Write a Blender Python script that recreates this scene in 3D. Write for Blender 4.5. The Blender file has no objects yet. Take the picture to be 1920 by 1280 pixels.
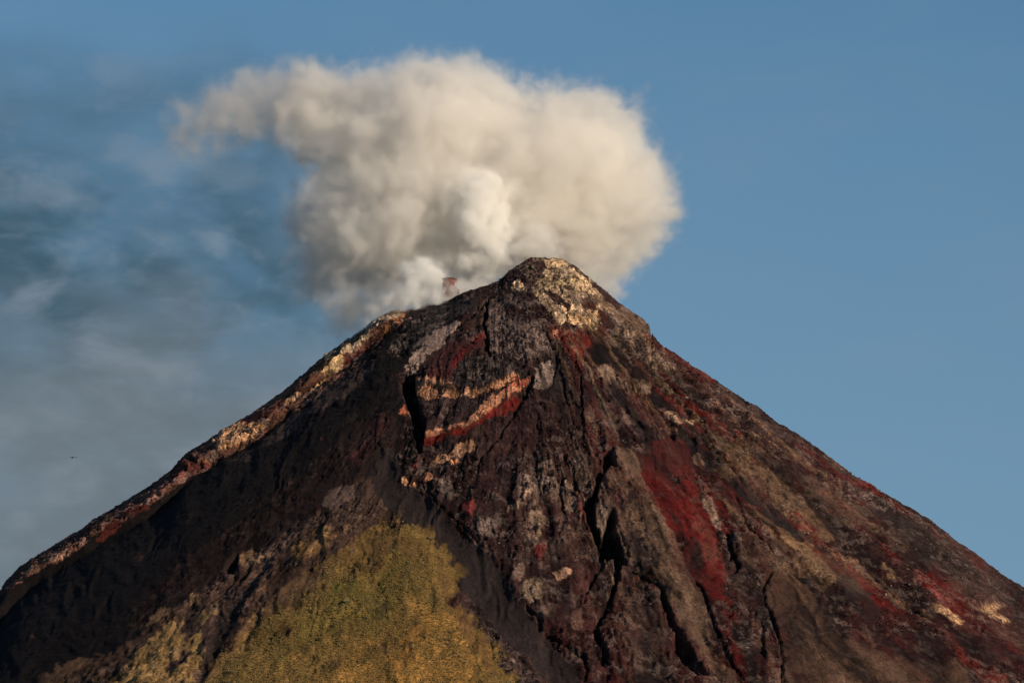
import bpy, math, time
import numpy as np
from mathutils import Vector, Matrix
T0 = time.time()
R = math.radians
sc = bpy.context.scene
COL = sc.collection

# ------------------------------------------------------------------ camera
ZA = 2380.0                      # height of the cone's virtual apex (metres)
CAM = np.array([0.0, -9000.0, 300.0])
FPX = 11552.0                    # focal length in pixels of the 1920 px wide photograph
AX_U, AX_V = 936.0, 428.0        # where the virtual apex stands in the frame
pitch = math.atan2(ZA - CAM[2], 9000.0) - math.atan((640 - AX_V) / FPX)
yaw = -math.atan((960 - AX_U) / FPX) / math.cos(pitch)      # apex slightly left of centre -> look right
cd = bpy.data.cameras.new('camera'); cam = bpy.data.objects.new('camera', cd); COL.objects.link(cam)
cam.location = CAM
cam.rotation_euler = (R(90) + pitch, 0, yaw)
cd.sensor_width = 36.0; cd.lens = FPX * 36.0 / 1920.0
cd.clip_start = 1.0; cd.clip_end = 200000.0
sc.camera = cam
RM = np.array(cam.rotation_euler.to_matrix())
cR, cU, cF = RM[:, 0], RM[:, 1], -RM[:, 2]

def project(P):
    d = P - CAM
    x = d @ cR; y = d @ cU; z = d @ cF
    return 960 + FPX * x / z, 640 - FPX * y / z

def place(u, v, y):
    """the point on the sight line through (u, v) at world depth y"""
    d = cF + cR * ((u - 960) / FPX) + cU * ((640 - v) / FPX)
    t = (y - CAM[1]) / d[1]
    return CAM + d * t
MPP = 9250.0 / FPX               # metres per photograph pixel at the summit

# ------------------------------------------------------------------ world, sun, exposure
SUN_AZ, SUN_EL = 54.0, 20.0      # azimuth to the right of the direction behind the camera
sdir = Vector((math.sin(R(SUN_AZ)) * math.cos(R(SUN_EL)), -math.cos(R(SUN_AZ)) * math.cos(R(SUN_EL)), math.sin(R(SUN_EL))))
sl = bpy.data.lights.new('sun', 'SUN'); sl.energy = 4.8; sl.angle = R(0.53); sl.color = (1.0, 0.82, 0.60)
so = bpy.data.objects.new('sun', sl); COL.objects.link(so)
so.rotation_euler = sdir.to_track_quat('Z', 'Y').to_euler(); so.location = (3000, -5000, 4000)

w = bpy.data.worlds.new("World"); sc.world = w; w.use_nodes = True
nt = w.node_tree; N = nt.nodes; L = nt.links; N.clear()

def node(N, t, **k):
    n = N.new(t)
    for a, b in k.items():
        if a.startswith('i_'):
            key = a[2:]; key = int(key) if key.isdigit() else key.replace('_', ' ')
            n.inputs[key].default_value = b
        else: setattr(n, a, b)
    return n

def mathn(N, L, op, a, b=None, c=None, clamp=False):
    n = N.new('ShaderNodeMath'); n.operation = op; n.use_clamp = clamp
    for i, x in enumerate((a, b, c)):
        if x is None: continue
        if isinstance(x, (int, float)): n.inputs[i].default_value = x
        else: L.new(x, n.inputs[i])
    return n.outputs[0]

def mixn(N, L, f, a, b, mode='MIX'):
    n = N.new('ShaderNodeMix'); n.data_type = 'RGBA'; n.blend_type = mode; n.clamp_factor = True
    for s, x in ((n.inputs[0], f), (n.inputs[6], a), (n.inputs[7], b)):
        if isinstance(x, (int, float)): s.default_value = x
        elif isinstance(x, tuple): s.default_value = (*x, 1) if len(x) == 3 else x
        else: L.new(x, s)
    return n.outputs[2]

def ramp(N, L, x, a, b, smooth=True):
    n = N.new('ShaderNodeMapRange'); n.interpolation_type = 'SMOOTHSTEP' if smooth else 'LINEAR'
    n.inputs[1].default_value = a; n.inputs[2].default_value = b
    L.new(x, n.inputs[0]); return n.outputs[0]

sky = node(N, 'ShaderNodeTexSky', sky_type='NISHITA', sun_disc=False, sun_elevation=R(SUN_EL),
           sun_rotation=R(180 - SUN_AZ), altitude=300, air_density=1.0, dust_density=0.25, ozone_density=4.0)
tc = N.new('ShaderNodeTexCoord')
def cloud_noise(scale, seed, stretch, detail=6, dist=0.6):
    mp = node(N, 'ShaderNodeMapping'); L.new(tc.outputs['Generated'], mp.inputs[0])
    mp.inputs['Location'].default_value = (seed, seed * 0.37, seed * 1.7)
    mp.inputs['Rotation'].default_value = (0, R(-14), 0)
    mp.inputs['Scale'].default_value = (1.0, 1.0, stretch)
    n = node(N, 'ShaderNodeTexNoise', i_Scale=scale, i_Detail=detail, i_Roughness=0.5, i_Distortion=dist)
    L.new(mp.outputs[0], n.inputs['Vector']); return n.outputs[0]
sep = N.new('ShaderNodeSeparateXYZ'); L.new(tc.outputs['Generated'], sep.inputs[0])
# a bank of thin high cloud covers the sky west of the mountain (x < -0.02 as a direction)
side = ramp(N, L, mathn(N, L, 'ADD', sep.outputs['X'], mathn(N, L, 'MULTIPLY', cloud_noise(30, 3.1, 1.2, 2), 0.03)), 0.010, -0.026)
low = ramp(N, L, mathn(N, L, 'ADD', sep.outputs['Z'], mathn(N, L, 'MULTIPLY', cloud_noise(34, 5.1, 1.5, 2), 0.03)), 0.276, 0.238)
vlow = ramp(N, L, mathn(N, L, 'ADD', sep.outputs['Z'], mathn(N, L, 'MULTIPLY', cloud_noise(44, 15.1, 1.5, 3), 0.03)), 0.236, 0.208)
bank = mathn(N, L, 'MULTIPLY', side, low)
wisp = ramp(N, L, cloud_noise(70, 7.7, 1.9, 6, 0.35), 0.46, 0.72)
dark = ramp(N, L, cloud_noise(36, 12.3, 1.6, 3, 0.4), 0.34, 0.58)
base_sky = mixn(N, L, 1.0, sky.outputs[0], (0.84, 1.02, 0.98), 'MULTIPLY')
veil = ramp(N, L, mathn(N, L, 'ADD', sep.outputs['Z'], mathn(N, L, 'MULTIPLY', cloud_noise(12, 33.0, 1.5, 4), 0.05)), 0.300, 0.195, False)
base_sky = mixn(N, L, mathn(N, L, 'MULTIPLY', veil, 0.42), base_sky, (2.5, 3.6, 4.7))
skyc = mixn(N, L, mathn(N, L, 'MULTIPLY', bank, mathn(N, L, 'MULTIPLY_ADD', dark, 0.42, 0.53)), base_sky, (0.55, 1.15, 1.65))
skyc = mixn(N, L, mathn(N, L, 'MULTIPLY', bank, mathn(N, L, 'MULTIPLY', wisp, 0.78)), skyc, (2.3, 3.05, 3.9))
skyc = mixn(N, L, mathn(N, L, 'MULTIPLY', mathn(N, L, 'MULTIPLY', side, vlow), 0.62), skyc, (2.35, 2.65, 2.85))
fine = ramp(N, L, cloud_noise(170, 2.7, 2.6, 6, 0.3), 0.40, 0.75)
skyc = mixn(N, L, mathn(N, L, 'MULTIPLY', mathn(N, L, 'MULTIPLY', bank, fine), 0.16), skyc, (2.4, 3.2, 4.0))
cir = ramp(N, L, cloud_noise(34, 41.0, 3.0, 7, 0.5), 0.42, 0.78)
skyc = mixn(N, L, mathn(N, L, 'MULTIPLY', cir, 0.10), skyc, (2.8, 3.7, 4.6))
bg = node(N, 'ShaderNodeBackground', i_Strength=0.085); L.new(skyc, bg.inputs[0])
wo = N.new('ShaderNodeOutputWorld'); L.new(bg.outputs[0], wo.inputs[0])

sc.view_settings.view_transform = 'Standard'; sc.view_settings.look = 'None'
sc.view_settings.exposure = 0.0; sc.view_settings.gamma = 1.0
cy = sc.cycles
cy.use_denoising = True
cy.max_bounces = 16; cy.diffuse_bounces = 3; cy.volume_bounces = 14; cy.transparent_max_bounces = 64
cy.use_adaptive_sampling = True; cy.adaptive_threshold = 0.015

# ------------------------------------------------------------------ noise
rng = np.random.default_rng(7)
PERM = rng.permutation(4096).astype(np.int64)
TAB = (rng.random(4096) * 2 - 1).astype(np.float32)
def hash3(i, j, k):
    return TAB[PERM[(PERM[(PERM[i & 4095] + j) & 4095] + k) & 4095]]
def vnoise(x, y, z):
    xi = np.floor(x).astype(np.int64); yi = np.floor(y).astype(np.int64); zi = np.floor(z).astype(np.int64)
    fx = (x - xi).astype(np.float32); fy = (y - yi).astype(np.float32); fz = (z - zi).astype(np.float32)
    fx = fx * fx * (3 - 2 * fx); fy = fy * fy * (3 - 2 * fy); fz = fz * fz * (3 - 2 * fz)
    r = 0
    for a in (0, 1):
        wa = fx if a else 1 - fx
        for b in (0, 1):
            wb = wa * (fy if b else 1 - fy)
            r = r + wb * (1 - fz) * hash3(xi + a, yi + b, zi) + wb * fz * hash3(xi + a, yi + b, zi + 1)
    return r
G3 = rng.normal(size=(4096, 3)).astype(np.float32); G3 /= np.linalg.norm(G3, axis=1, keepdims=True)
def gnoise(x, y, z):
    xi = np.floor(x).astype(np.int64); yi = np.floor(y).astype(np.int64); zi = np.floor(z).astype(np.int64)
    fx = (x - xi).astype(np.float32); fy = (y - yi).astype(np.float32); fz = (z - zi).astype(np.float32)
    ux = fx ** 3 * (fx * (fx * 6 - 15) + 10); uy = fy ** 3 * (fy * (fy * 6 - 15) + 10); uz = fz ** 3 * (fz * (fz * 6 - 15) + 10)
    r = 0
    for a in (0, 1):
        for b in (0, 1):
            for c in (0, 1):
                w_ = (ux if a else 1 - ux) * (uy if b else 1 - uy) * (uz if c else 1 - uz)
                g = G3[PERM[(PERM[(PERM[(xi + a) & 4095] + yi + b) & 4095] + zi + c) & 4095]]
                r = r + w_ * (g[..., 0] * (fx - a) + g[..., 1] * (fy - b) + g[..., 2] * (fz - c))
    return r * 1.5
def rot(x, y, z, k):
    a, b = 0.7 + k * 1.3, 0.4 + k * 0.9
    x, y = x * math.cos(a) - y * math.sin(a), x * math.sin(a) + y * math.cos(a)
    y, z = y * math.cos(b) - z * math.sin(b), y * math.sin(b) + z * math.cos(b)
    return x, y, z
def fbm(x, y, z, oct=4, gain=0.5, ridged=False):
    s = 0; a = 1.0; t = 0
    for o in range(oct):
        n = vnoise(x + o * 17.3, y + o * 5.7, z + o * 31.1)
        if ridged: n = 1 - 2 * np.abs(n) * 1.2
        s = s + a * n; t += a; a *= gain
        x = x * 2.03; y = y * 2.03; z = z * 2.03
    return s / t
def sstep(a, b, x):
    t = np.clip((x - a) / (b - a), 0, 1); return t * t * (3 - 2 * t)

# ------------------------------------------------------------------ survey map of the slopes
# Each patch of ash, rock, grass or painted shade is outlined once; the outlines are laid on the cone's base surface.
U0, V0, CW, CH = -240, 440, 2400, 960          # map window
Hm = np.zeros((CH, CW), np.float32)            # relief in metres
Cm = np.zeros((CH, CW, 3), np.float32)         # rock colour
Sm = np.zeros((CH, CW), np.float32)            # how broken / blocky the surface is
Gm = np.zeros((CH, CW), np.float32)            # grass cover
VV, UU = np.mgrid[0:CH, 0:CW].astype(np.float32); UU += U0; VV += V0
S = 680 / 1920
ORIG = {1: (560, 440), 2: (0, 560), 3: (0, 827), 4: (620, 827), 5: (1240, 827), 6: (1040, 540), 0: None}
def tr(z, pts):
    if z == 0: return [(float(a), float(b)) for a, b in pts]
    ox, oy = ORIG[z]; return [(ox + a * S, oy + b * S) for a, b in pts]

def blur(A, r):
    if r < 0.5: return A
    for _ in range(2):
        k = max(1, int(round(r)))
        for ax in (0, 1):
            pw = [(0, 0)] * A.ndim; pw[ax] = (k + 1, k)
            c = np.cumsum(np.pad(A, pw, mode='edge').astype(np.float64), axis=ax)
            n = A.shape[ax]
            hi = np.take(c, np.arange(2 * k + 1, 2 * k + 1 + n), axis=ax); lo = np.take(c, np.arange(0, n), axis=ax)
            A = ((hi - lo) / (2 * k + 1)).astype(np.float32)
    return A

def raster(pts, soft):
    """(slice, mask) of a filled outline with an edge SOFT pixels wide"""
    xs = [p[0] for p in pts]; ys = [p[1] for p in pts]; m = int(soft * 3 + 3)
    x0 = max(0, int(min(xs)) - U0 - m); x1 = min(CW, int(max(xs)) - U0 + m + 1)
    y0 = max(0, int(min(ys)) - V0 - m); y1 = min(CH, int(max(ys)) - V0 + m + 1)
    if x1 <= x0 or y1 <= y0: return None, None
    X = UU[y0:y1, x0:x1] + 0.5; Y = VV[y0:y1, x0:x1] + 0.5
    ins = np.zeros(X.shape, bool); n = len(pts)
    for i in range(n):
        ax, ay = pts[i]; bx, by = pts[(i + 1) % n]
        if ay == by: continue
        c = ((ay > Y) != (by > Y)) & (X < (bx - ax) * (Y - ay) / (by - ay) + ax)
        ins ^= c
    return (slice(y0, y1), slice(x0, x1)), blur(ins.astype(np.float32), soft)

NA = fbm(UU / 9, VV / 9, UU * 0 + 3.3, 4, 0.6)                      # blotches used to break patches up
NB = fbm((UU - AX_U) / 5 , VV / 14, UU * 0 + 8.3, 4, 0.6)
NBIG = fbm(UU / 60, VV / 60, UU * 0 + 1.3, 3, 0.5)

NF = np.concatenate([NFa := fbm(np.arange(2400)[None] / 34 + np.zeros((1400, 1)), np.arange(1400)[:, None] / 34 + np.zeros((1, 2400)), np.full((1400, 2400), 4.7), 6, 0.68)], 0)
NF = NF / NF.std() * 0.30
PK = 0
NP = fbm(np.arctan2(UU - AX_U, np.maximum(VV - 380, 5)) * 24, np.hypot(UU - AX_U, VV - 380) / 75, UU * 0 + 3.3, 5, 0.62)
NP = NP / NP.std() * 0.30
def patch(z, pts, col, soft=1.5, brk=0.0, amt=1.0, h=0.0, rough=None, grass=None, hs=None):
    pts = tr(z, pts)
    global PK
    PK += 1
    brk *= 1.3
    if brk > 0.06:
        xa = np.array([p[0] for p in pts]); ya = np.array([p[1] for p in pts])
        ar = abs(np.dot(xa, np.roll(ya, 1)) - np.dot(ya, np.roll(xa, 1))) / 2
        wd = 2 * ar / np.hypot(xa - np.roll(xa, 1), ya - np.roll(ya, 1)).sum()
        fall = 0.35 + 0.65 * sstep(760, 960, ya.mean())
        s, m = raster(pts, min(soft + 1 + 9 * brk, 0.6 + 0.30 * wd))
        if s is None: return
        nn = NF[(PK * 37) % 400: (PK * 37) % 400 + m.shape[0], (PK * 91) % 700: (PK * 91) % 700 + m.shape[1]] if m.shape[0] < 900 and m.shape[1] < 1600 else NF[s]
        m = sstep(0.40, 0.60, m + nn * (0.42 + 0.62 * brk) + NP[s] * (0.25 + 0.6 * brk) * fall) * np.clip(m * 5 - .15, 0, 1)
    else:
        s, m = raster(pts, soft)
        if s is None: return
    m = m * amt
    if col is not None:
        Cm[s] = Cm[s] * (1 - m[..., None]) + np.array(col, np.float32) * m[..., None]
    if rough is not None: Sm[s] = Sm[s] * (1 - m) + rough * m
    if grass is not None: Gm[s] = Gm[s] * (1 - m) + grass * m
    if h:
        s2, m2 = raster(pts, hs if hs is not None else soft)
        Hm[s2] += h * m2

def line(z, pts, wid, col=None, h=0.0, soft=1.0, amt=1.0):
    """a crack or rib along a line of (x, y) with a width in map pixels (list or one)"""
    P = tr(z, pts); n = len(P)
    W = wid if isinstance(wid, (list, tuple)) else [wid] * n
    xs = [p[0] for p in P]; ys = [p[1] for p in P]; m = int(max(W) * 2 + 6)
    x0 = max(0, int(min(xs)) - U0 - m); x1 = min(CW, int(max(xs)) - U0 + m)
    y0 = max(0, int(min(ys)) - V0 - m); y1 = min(CH, int(max(ys)) - V0 + m)
    if x1 <= x0 or y1 <= y0: return
    s = (slice(y0, y1), slice(x0, x1)); X = UU[s]; Y = VV[s]
    wob = NF[s] * 5.0 + NA[s] * 2.0
    best = np.full(X.shape, -99.0, np.float32)
    for i in range(n - 1):
        ax, ay = P[i]; bx, by = P[i + 1]; dx, dy = bx - ax, by - ay
        t = np.clip(((X - ax) * dx + (Y - ay) * dy) / (dx * dx + dy * dy + 1e-6), 0, 1)
        d = np.hypot(X + wob - ax - t * dx, Y + wob * 0.5 - ay - t * dy)
        best = np.maximum(best, (W[i] * (1 - t) + W[i + 1] * t) / 2 - d)
    mk = sstep(-soft, soft, best) * amt
    if col is not None: Cm[s] = Cm[s] * (1 - mk[..., None]) + np.array(col, np.float32) * mk[..., None]
    Hm[s] += h * sstep(-soft * 1.5, soft * 1.5, best)

ASH_SHADE = (.011, .0095, .0110); DPUR = (.038, .019, .020); BRN = (.06, .037, .030); TAN = (.30, .205, .135)
SULF = (.58, .455, .31); GREY = (.19, .145, .13); RED = (.125, .013, .013); DRED = (.07, .015, .015)
ORG = (.48, .20, .10); OTAN = (.48, .29, .17); TBR = (.165, .11, .08); GOLD = (.30, .17, .045); GREEN = (.155, .145, .028)

Cm[:] = DPUR; Sm[:] = 0.7
# broad tint variation in streaks running down from the summit
ang = np.arctan2(UU - AX_U, np.maximum(VV - 380, 5)); rad = np.hypot(UU - AX_U, VV - 380)
ST = fbm(ang * 14, rad / 130, UU * 0 + 9.1, 5, 0.6)
m = sstep(0.02, 0.35, ST)[..., None]; Cm[:] = Cm * (1 - m) + np.array((.065, .041, .036)) * m
m = sstep(0.10, 0.45, -ST)[..., None]; Cm[:] = Cm * (1 - m) + np.array((.022, .015, .017)) * m
m = (sstep(0.15, 0.5, fbm(ang * 9 + 4, rad / 160, UU * 0 + 2.1, 4, 0.55)) * (UU > 1000) * 0.7)[..., None]
Cm[:] = Cm * (1 - m) + np.array(DRED) * m

# --- the ground left of the grass, between the dark valley and the spur
patch(3, [(1960, 160), (1720, 240), (1560, 400), (1280, 560), (1240, 680), (1050, 790), (850, 880), (600, 1020), (350, 1160), (160, 1280), (60, 1400), (1000, 1400), (1200, 1000), (1500, 800), (1960, 560), (2100, 300)], (.085, .055, .045), 4, 0.2, rough=.5)
# --- dark valley: black ash with the flank's shade painted into its colour
patch(0, [(880, 548), (800, 572), (765, 590), (700, 650), (640, 705), (560, 762), (480, 822), (420, 852), (320, 918), (200, 990), (100, 1050), (0, 1106), (-240, 1270), (-240, 1400), (-60, 1400), (60, 1290), (200, 1225), (330, 1140), (400, 1085), (470, 1030), (560, 960), (650, 900), (720, 880), (745, 860), (760, 780), (750, 700), (820, 640), (870, 590)], ASH_SHADE, 5, 0.12, rough=0.15)
patch(0, [(740, 740), (748, 850), (700, 880), (600, 960), (440, 1060), (330, 1130), (200, 1200), (300, 1090), (420, 1000), (520, 920), (640, 820)], (.026, .016, .016), 10, 0.1, rough=0.3)
patch(0, [(700, 640), (660, 690), (560, 765), (480, 830), (420, 865), (425, 880), (500, 840), (600, 770), (700, 700)], (.075, .058, .056), 5, 0.35, amt=.8, rough=0.3)
patch(1, [(240, 1180), (330, 1120), (420, 960), (490, 930), (470, 1040), (380, 1160), (280, 1280)], (.075, .026, .026), 8, 0.4, amt=.6)
patch(1, [(850, 455), (865, 480), (760, 560), (700, 620), (640, 680), (600, 740), (540, 748), (545, 690), (590, 640), (650, 590), (700, 530), (780, 490)], (.26, .20, .18), 4, 0.45, rough=.5)
patch(1, [(560, 420), (700, 370), (860, 330), (960, 330), (900, 420), (780, 470), (650, 560), (560, 640), (470, 640)], (.035, .034, .040), 4, 0.3, rough=.9)
for q in [[(640, 520), (700, 470), (720, 480), (650, 540)], [(600, 590), (700, 500), (780, 440), (790, 455), (700, 530), (610, 610)], [(720, 440), (800, 400), (810, 410), (730, 455)], [(480, 590), (540, 570), (500, 620)]]:
    patch(1, q, (.16, .14, .135), 2, 0.7, amt=.8)

# --- left crest strip: rock tones, paler to paint in its sunlight
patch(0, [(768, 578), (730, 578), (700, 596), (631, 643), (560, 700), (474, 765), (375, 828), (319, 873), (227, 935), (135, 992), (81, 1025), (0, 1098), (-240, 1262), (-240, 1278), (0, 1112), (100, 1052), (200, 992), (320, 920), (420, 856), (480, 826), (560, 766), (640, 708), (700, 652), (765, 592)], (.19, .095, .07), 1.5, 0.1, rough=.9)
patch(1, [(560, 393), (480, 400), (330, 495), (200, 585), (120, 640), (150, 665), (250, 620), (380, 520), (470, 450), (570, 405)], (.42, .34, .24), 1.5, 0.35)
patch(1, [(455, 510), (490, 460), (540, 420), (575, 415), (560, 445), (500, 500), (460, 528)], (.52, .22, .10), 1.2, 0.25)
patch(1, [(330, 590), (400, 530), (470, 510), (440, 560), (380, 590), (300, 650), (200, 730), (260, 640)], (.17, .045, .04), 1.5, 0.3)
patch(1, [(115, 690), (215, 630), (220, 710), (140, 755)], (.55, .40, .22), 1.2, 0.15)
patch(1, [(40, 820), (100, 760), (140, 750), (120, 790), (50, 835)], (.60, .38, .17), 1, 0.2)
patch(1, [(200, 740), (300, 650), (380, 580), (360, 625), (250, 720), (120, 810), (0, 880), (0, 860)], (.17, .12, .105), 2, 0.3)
patch(2, [(1500, 560), (1540, 500), (1600, 470), (1600, 500), (1540, 550)], (.48, .30, .16), 1.2, 0.4)
patch(2, [(1280, 640), (1400, 580), (1500, 520), (1520, 540), (1400, 640), (1260, 700)], (.19, .06, .045), 1.5, 0.4)
patch(2, [(1125, 785), (1140, 735), (1250, 668), (1330, 650), (1410, 635), (1395, 672), (1210, 780)], (.50, .30, .17), 1.2, 0.18)
patch(2, [(1060, 860), (1120, 815), (1130, 830), (1070, 885)], (.42, .22, .13), 1.2, 0.3)
patch(2, [(960, 870), (1060, 860), (1100, 880), (960, 960), (800, 1060), (760, 1050), (850, 980)], (.20, .055, .045), 2, 0.3)
patch(2, [(520, 1200), (640, 1110), (800, 1010), (960, 930), (860, 1020), (660, 1130), (540, 1220)], (.26, .13, .10), 2, 0.6)
patch(2, [(500, 1280), (640, 1150), (800, 1070), (780, 1110), (650, 1190), (560, 1280)], (.14, .035, .03), 2, 0.3)
patch(3, [(210, 620), (290, 560), (375, 560), (380, 590), (300, 640), (220, 640)], (.36, .21, .15), 1.2, 0.5)
patch(3, [(30, 760), (100, 720), (140, 720), (60, 760)], (.36, .18, .12), 1.2, 0.4)
patch(3, [(90, 690), (180, 650), (220, 660), (150, 700)], (.34, .20, .14), 1.2, 0.5)

# --- summit dome
patch(1, [(1000, 300), (1050, 240), (1200, 120), (1400, 120), (1560, 230), (1850, 460), (1870, 520), (1700, 560), (1500, 520), (1300, 480), (1100, 330)], (.060, .034, .038), 3, 0.1, rough=1)
patch(1, [(1190, 140), (1240, 115), (1400, 122), (1440, 160), (1330, 185), (1290, 150)], (.30, .24, .15), 1.5, 0.6)
patch(1, [(1120, 250), (1170, 240), (1185, 290), (1230, 320), (1270, 250), (1300, 200), (1330, 180), (1340, 215), (1400, 170), (1440, 165), (1500, 210), (1560, 280), (1600, 350), (1625, 390), (1600, 440), (1590, 480), (1625, 505), (1560, 500), (1470, 460), (1400, 470), (1340, 420), (1290, 370), (1250, 340), (1190, 300), (1120, 290)], SULF, 1.8, 0.22, rough=1.2, h=1.5)
patch(1, [(1340, 220), (1420, 190), (1500, 240), (1480, 290), (1400, 280), (1350, 260)], (.40, .33, .20), 3, 0.5, amt=.7)
patch(1, [(1400, 470), (1470, 460), (1560, 505), (1590, 440), (1560, 420), (1480, 400)], (.62, .42, .22), 3, 0.4, amt=.7)
patch(1, [(1285, 305), (1300, 293), (1370, 330), (1440, 372), (1432, 390), (1350, 352)], DPUR, 1.2, 0.25)
patch(1, [(1470, 335), (1540, 350), (1600, 400), (1580, 420), (1500, 380)], (.11, .045, .035), 1.5, 0.35)
patch(1, [(1390, 275), (1460, 290), (1470, 310), (1400, 300)], (.16, .12, .08), 1.5, 0.5)
patch(1, [(1120, 290), (1180, 290), (1225, 345), (1200, 350), (1130, 320)], (.035, .026, .03), 1.5, 0.25)
patch(1, [(1560, 390), (1630, 400), (1660, 470), (1640, 560), (1560, 520), (1600, 460)], (.13, .045, .04), 3, 0.5)
patch(1, [(1600, 330), (1700, 380), (1830, 470), (1860, 560), (1800, 640), (1700, 560), (1660, 480)], (.19, .145, .12), 3, 0.6)

patch(1, [(1290, 128), (1400, 124), (1480, 175), (1560, 245), (1540, 250), (1440, 180), (1340, 170)], SULF, 1.2, 0.6, amt=.8)
patch(1, [(1540, 260), (1600, 310), (1660, 390), (1690, 450), (1640, 420), (1600, 350)], (.42, .33, .22), 1.5, 0.7, amt=.8)
patch(1, [(1180, 180), (1240, 150), (1260, 190), (1220, 240), (1190, 230)], (.20, .15, .12), 1.5, 0.7)
# --- face under the dome
patch(1, [(1000, 340), (1100, 300), (1130, 330), (1230, 400), (1340, 480), (1330, 560), (1340, 620), (1250, 650), (1190, 680), (1100, 620), (1015, 620), (1000, 560), (990, 420)], (.15, .115, .11), 3, 0.45, rough=1)
patch(1, [(1100, 360), (1180, 370), (1300, 430), (1360, 500), (1290, 480), (1180, 440), (1080, 400)], (.075, .038, .04), 3, 0.3)
patch(1, [(1330, 500), (1400, 488), (1470, 520), (1550, 500), (1530, 580), (1500, 640), (1490, 700), (1500, 800), (1460, 760), (1440, 640), (1380, 560)], (.16, .035, .028), 3, 0.4)
patch(1, [(1340, 500), (1390, 490), (1400, 520), (1370, 560), (1340, 540)], (.52, .23, .15), 1.5, 0.4)
patch(1, [(1480, 560), (1550, 510), (1540, 570), (1500, 620)], (.22, .03, .025), 3, 0.3)
patch(6, [(180, 320), (260, 280), (330, 330), (380, 400), (440, 460), (400, 475), (330, 440), (300, 400), (220, 400)], ASH_SHADE, 2.5, 0.25, rough=.2)
patch(6, [(0, 300), (60, 320), (70, 500), (40, 560), (0, 600), (-60, 560), (-60, 380)], (.033, .027, .032), 4, 0.4)
patch(6, [(270, 240), (380, 200), (480, 230), (560, 330), (640, 400), (645, 470), (560, 480), (470, 430), (400, 400), (330, 320), (260, 280)], (.21, .155, .12), 2, 0.5, rough=1)
patch(6, [(400, 250), (480, 260), (510, 330), (480, 370), (420, 300)], (.05, .04, .04), 2, 0.4)
patch(6, [(200, 440), (260, 400), (330, 440), (440, 490), (520, 500), (520, 545), (460, 562), (380, 535), (300, 500), (230, 480)], (.25, .18, .14), 2, 0.4)
patch(6, [(150, 530), (260, 500), (330, 540), (440, 640), (400, 620), (300, 580), (220, 580), (160, 620)], (.026, .022, .026), 3, 0.3, rough=.3)
patch(6, [(200, 590), (300, 580), (400, 650), (440, 700), (330, 760), (240, 720), (180, 660)], (.13, .09, .08), 3, 0.7)
patch(1, [(660, 700), (760, 600), (860, 560), (960, 510), (1000, 540), (980, 600), (880, 620), (830, 680), (820, 740), (800, 760), (740, 770), (640, 740)], (.085, .030, .032), 3, 0.2)
patch(1, [(815, 650), (900, 580), (985, 500), (990, 540), (900, 610), (850, 680), (825, 720)], (.16, .022, .022), 2.5, 0.6)
patch(1, [(800, 760), (830, 700), (880, 640), (1000, 630), (1100, 620), (1190, 680), (1240, 700), (1230, 740), (1120, 740), (1050, 770), (930, 800), (840, 830), (800, 810)], (.030, .027, .031), 2.5, 0.2, rough=.8)
patch(1, [(820, 780), (900, 700), (1000, 650), (1100, 640), (1000, 690), (900, 760), (850, 810)], (.12, .09, .085), 2, 0.9, amt=.7)
patch(1, [(620, 740), (640, 770), (700, 775), (770, 770), (800, 790), (850, 810), (950, 800), (1050, 765), (1120, 740), (1185, 735), (1180, 760), (1100, 790), (1000, 830), (900, 855), (820, 870), (740, 882), (680, 870), (640, 850), (615, 800)], (.34, .185, .115), 1.2, 0.28, rough=1)
patch(1, [(640, 870), (740, 888), (900, 862), (1040, 832), (960, 920), (860, 1000), (800, 1020), (700, 1040), (665, 1040), (650, 960)], (.052, .034, .038), 1.5, 0.1, rough=.6)
patch(1, [(1060, 822), (1130, 775), (1235, 740), (1200, 800), (1140, 850), (1080, 860)], (.40, .13, .08), 1.5, 0.3)
patch(1, [(665, 1042), (760, 1020), (850, 1000), (900, 960), (980, 890), (1060, 825), (1120, 800), (1180, 790), (1190, 812), (1140, 850), (1080, 880), (1000, 930), (930, 980), (880, 1020), (800, 1035), (670, 1058)], (.40, .20, .125), 1.0, 0.35)
patch(1, [(655, 1065), (800, 1040), (880, 1024), (930, 985), (1000, 935), (1080, 885), (1180, 840), (1150, 920), (1080, 950), (1000, 960), (940, 1010), (870, 1060), (780, 1060), (700, 1090), (655, 1118)], (.14, .017, .015), 1.4, 0.35, rough=.5)
patch(1, [(525, 960), (560, 885), (595, 930), (605, 960), (570, 962)], (.36, .12, .07), 1.5, 0.3)
patch(1, [(1240, 700), (1280, 690), (1330, 640), (1345, 700), (1350, 770), (1300, 810), (1270, 825), (1250, 780), (1260, 740)], (.25, .20, .185), 1.5, 0.25)
patch(1, [(640, 1255), (720, 1180), (800, 1140), (880, 1100), (960, 1075), (940, 1110), (840, 1160), (740, 1210), (660, 1262)], (.32, .19, .125), 1.5, 0.6)
patch(1, [(790, 1205), (850, 1180), (862, 1190), (800, 1217)], (.52, .26, .15), .8, 0.2)
patch(1, [(620, 1130), (650, 1130), (640, 1200), (610, 1262), (590, 1240)], (.15, .03, .03), 1.5, 0.3)
patch(4, [(350, 180), (380, 175), (430, 215), (480, 262), (465, 268), (400, 225)], (.50, .28, .16), .8, 0.3)
patch(4, [(460, 190), (520, 175), (545, 195), (500, 205)], (.40, .20, .12), 1, 0.4)

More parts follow.
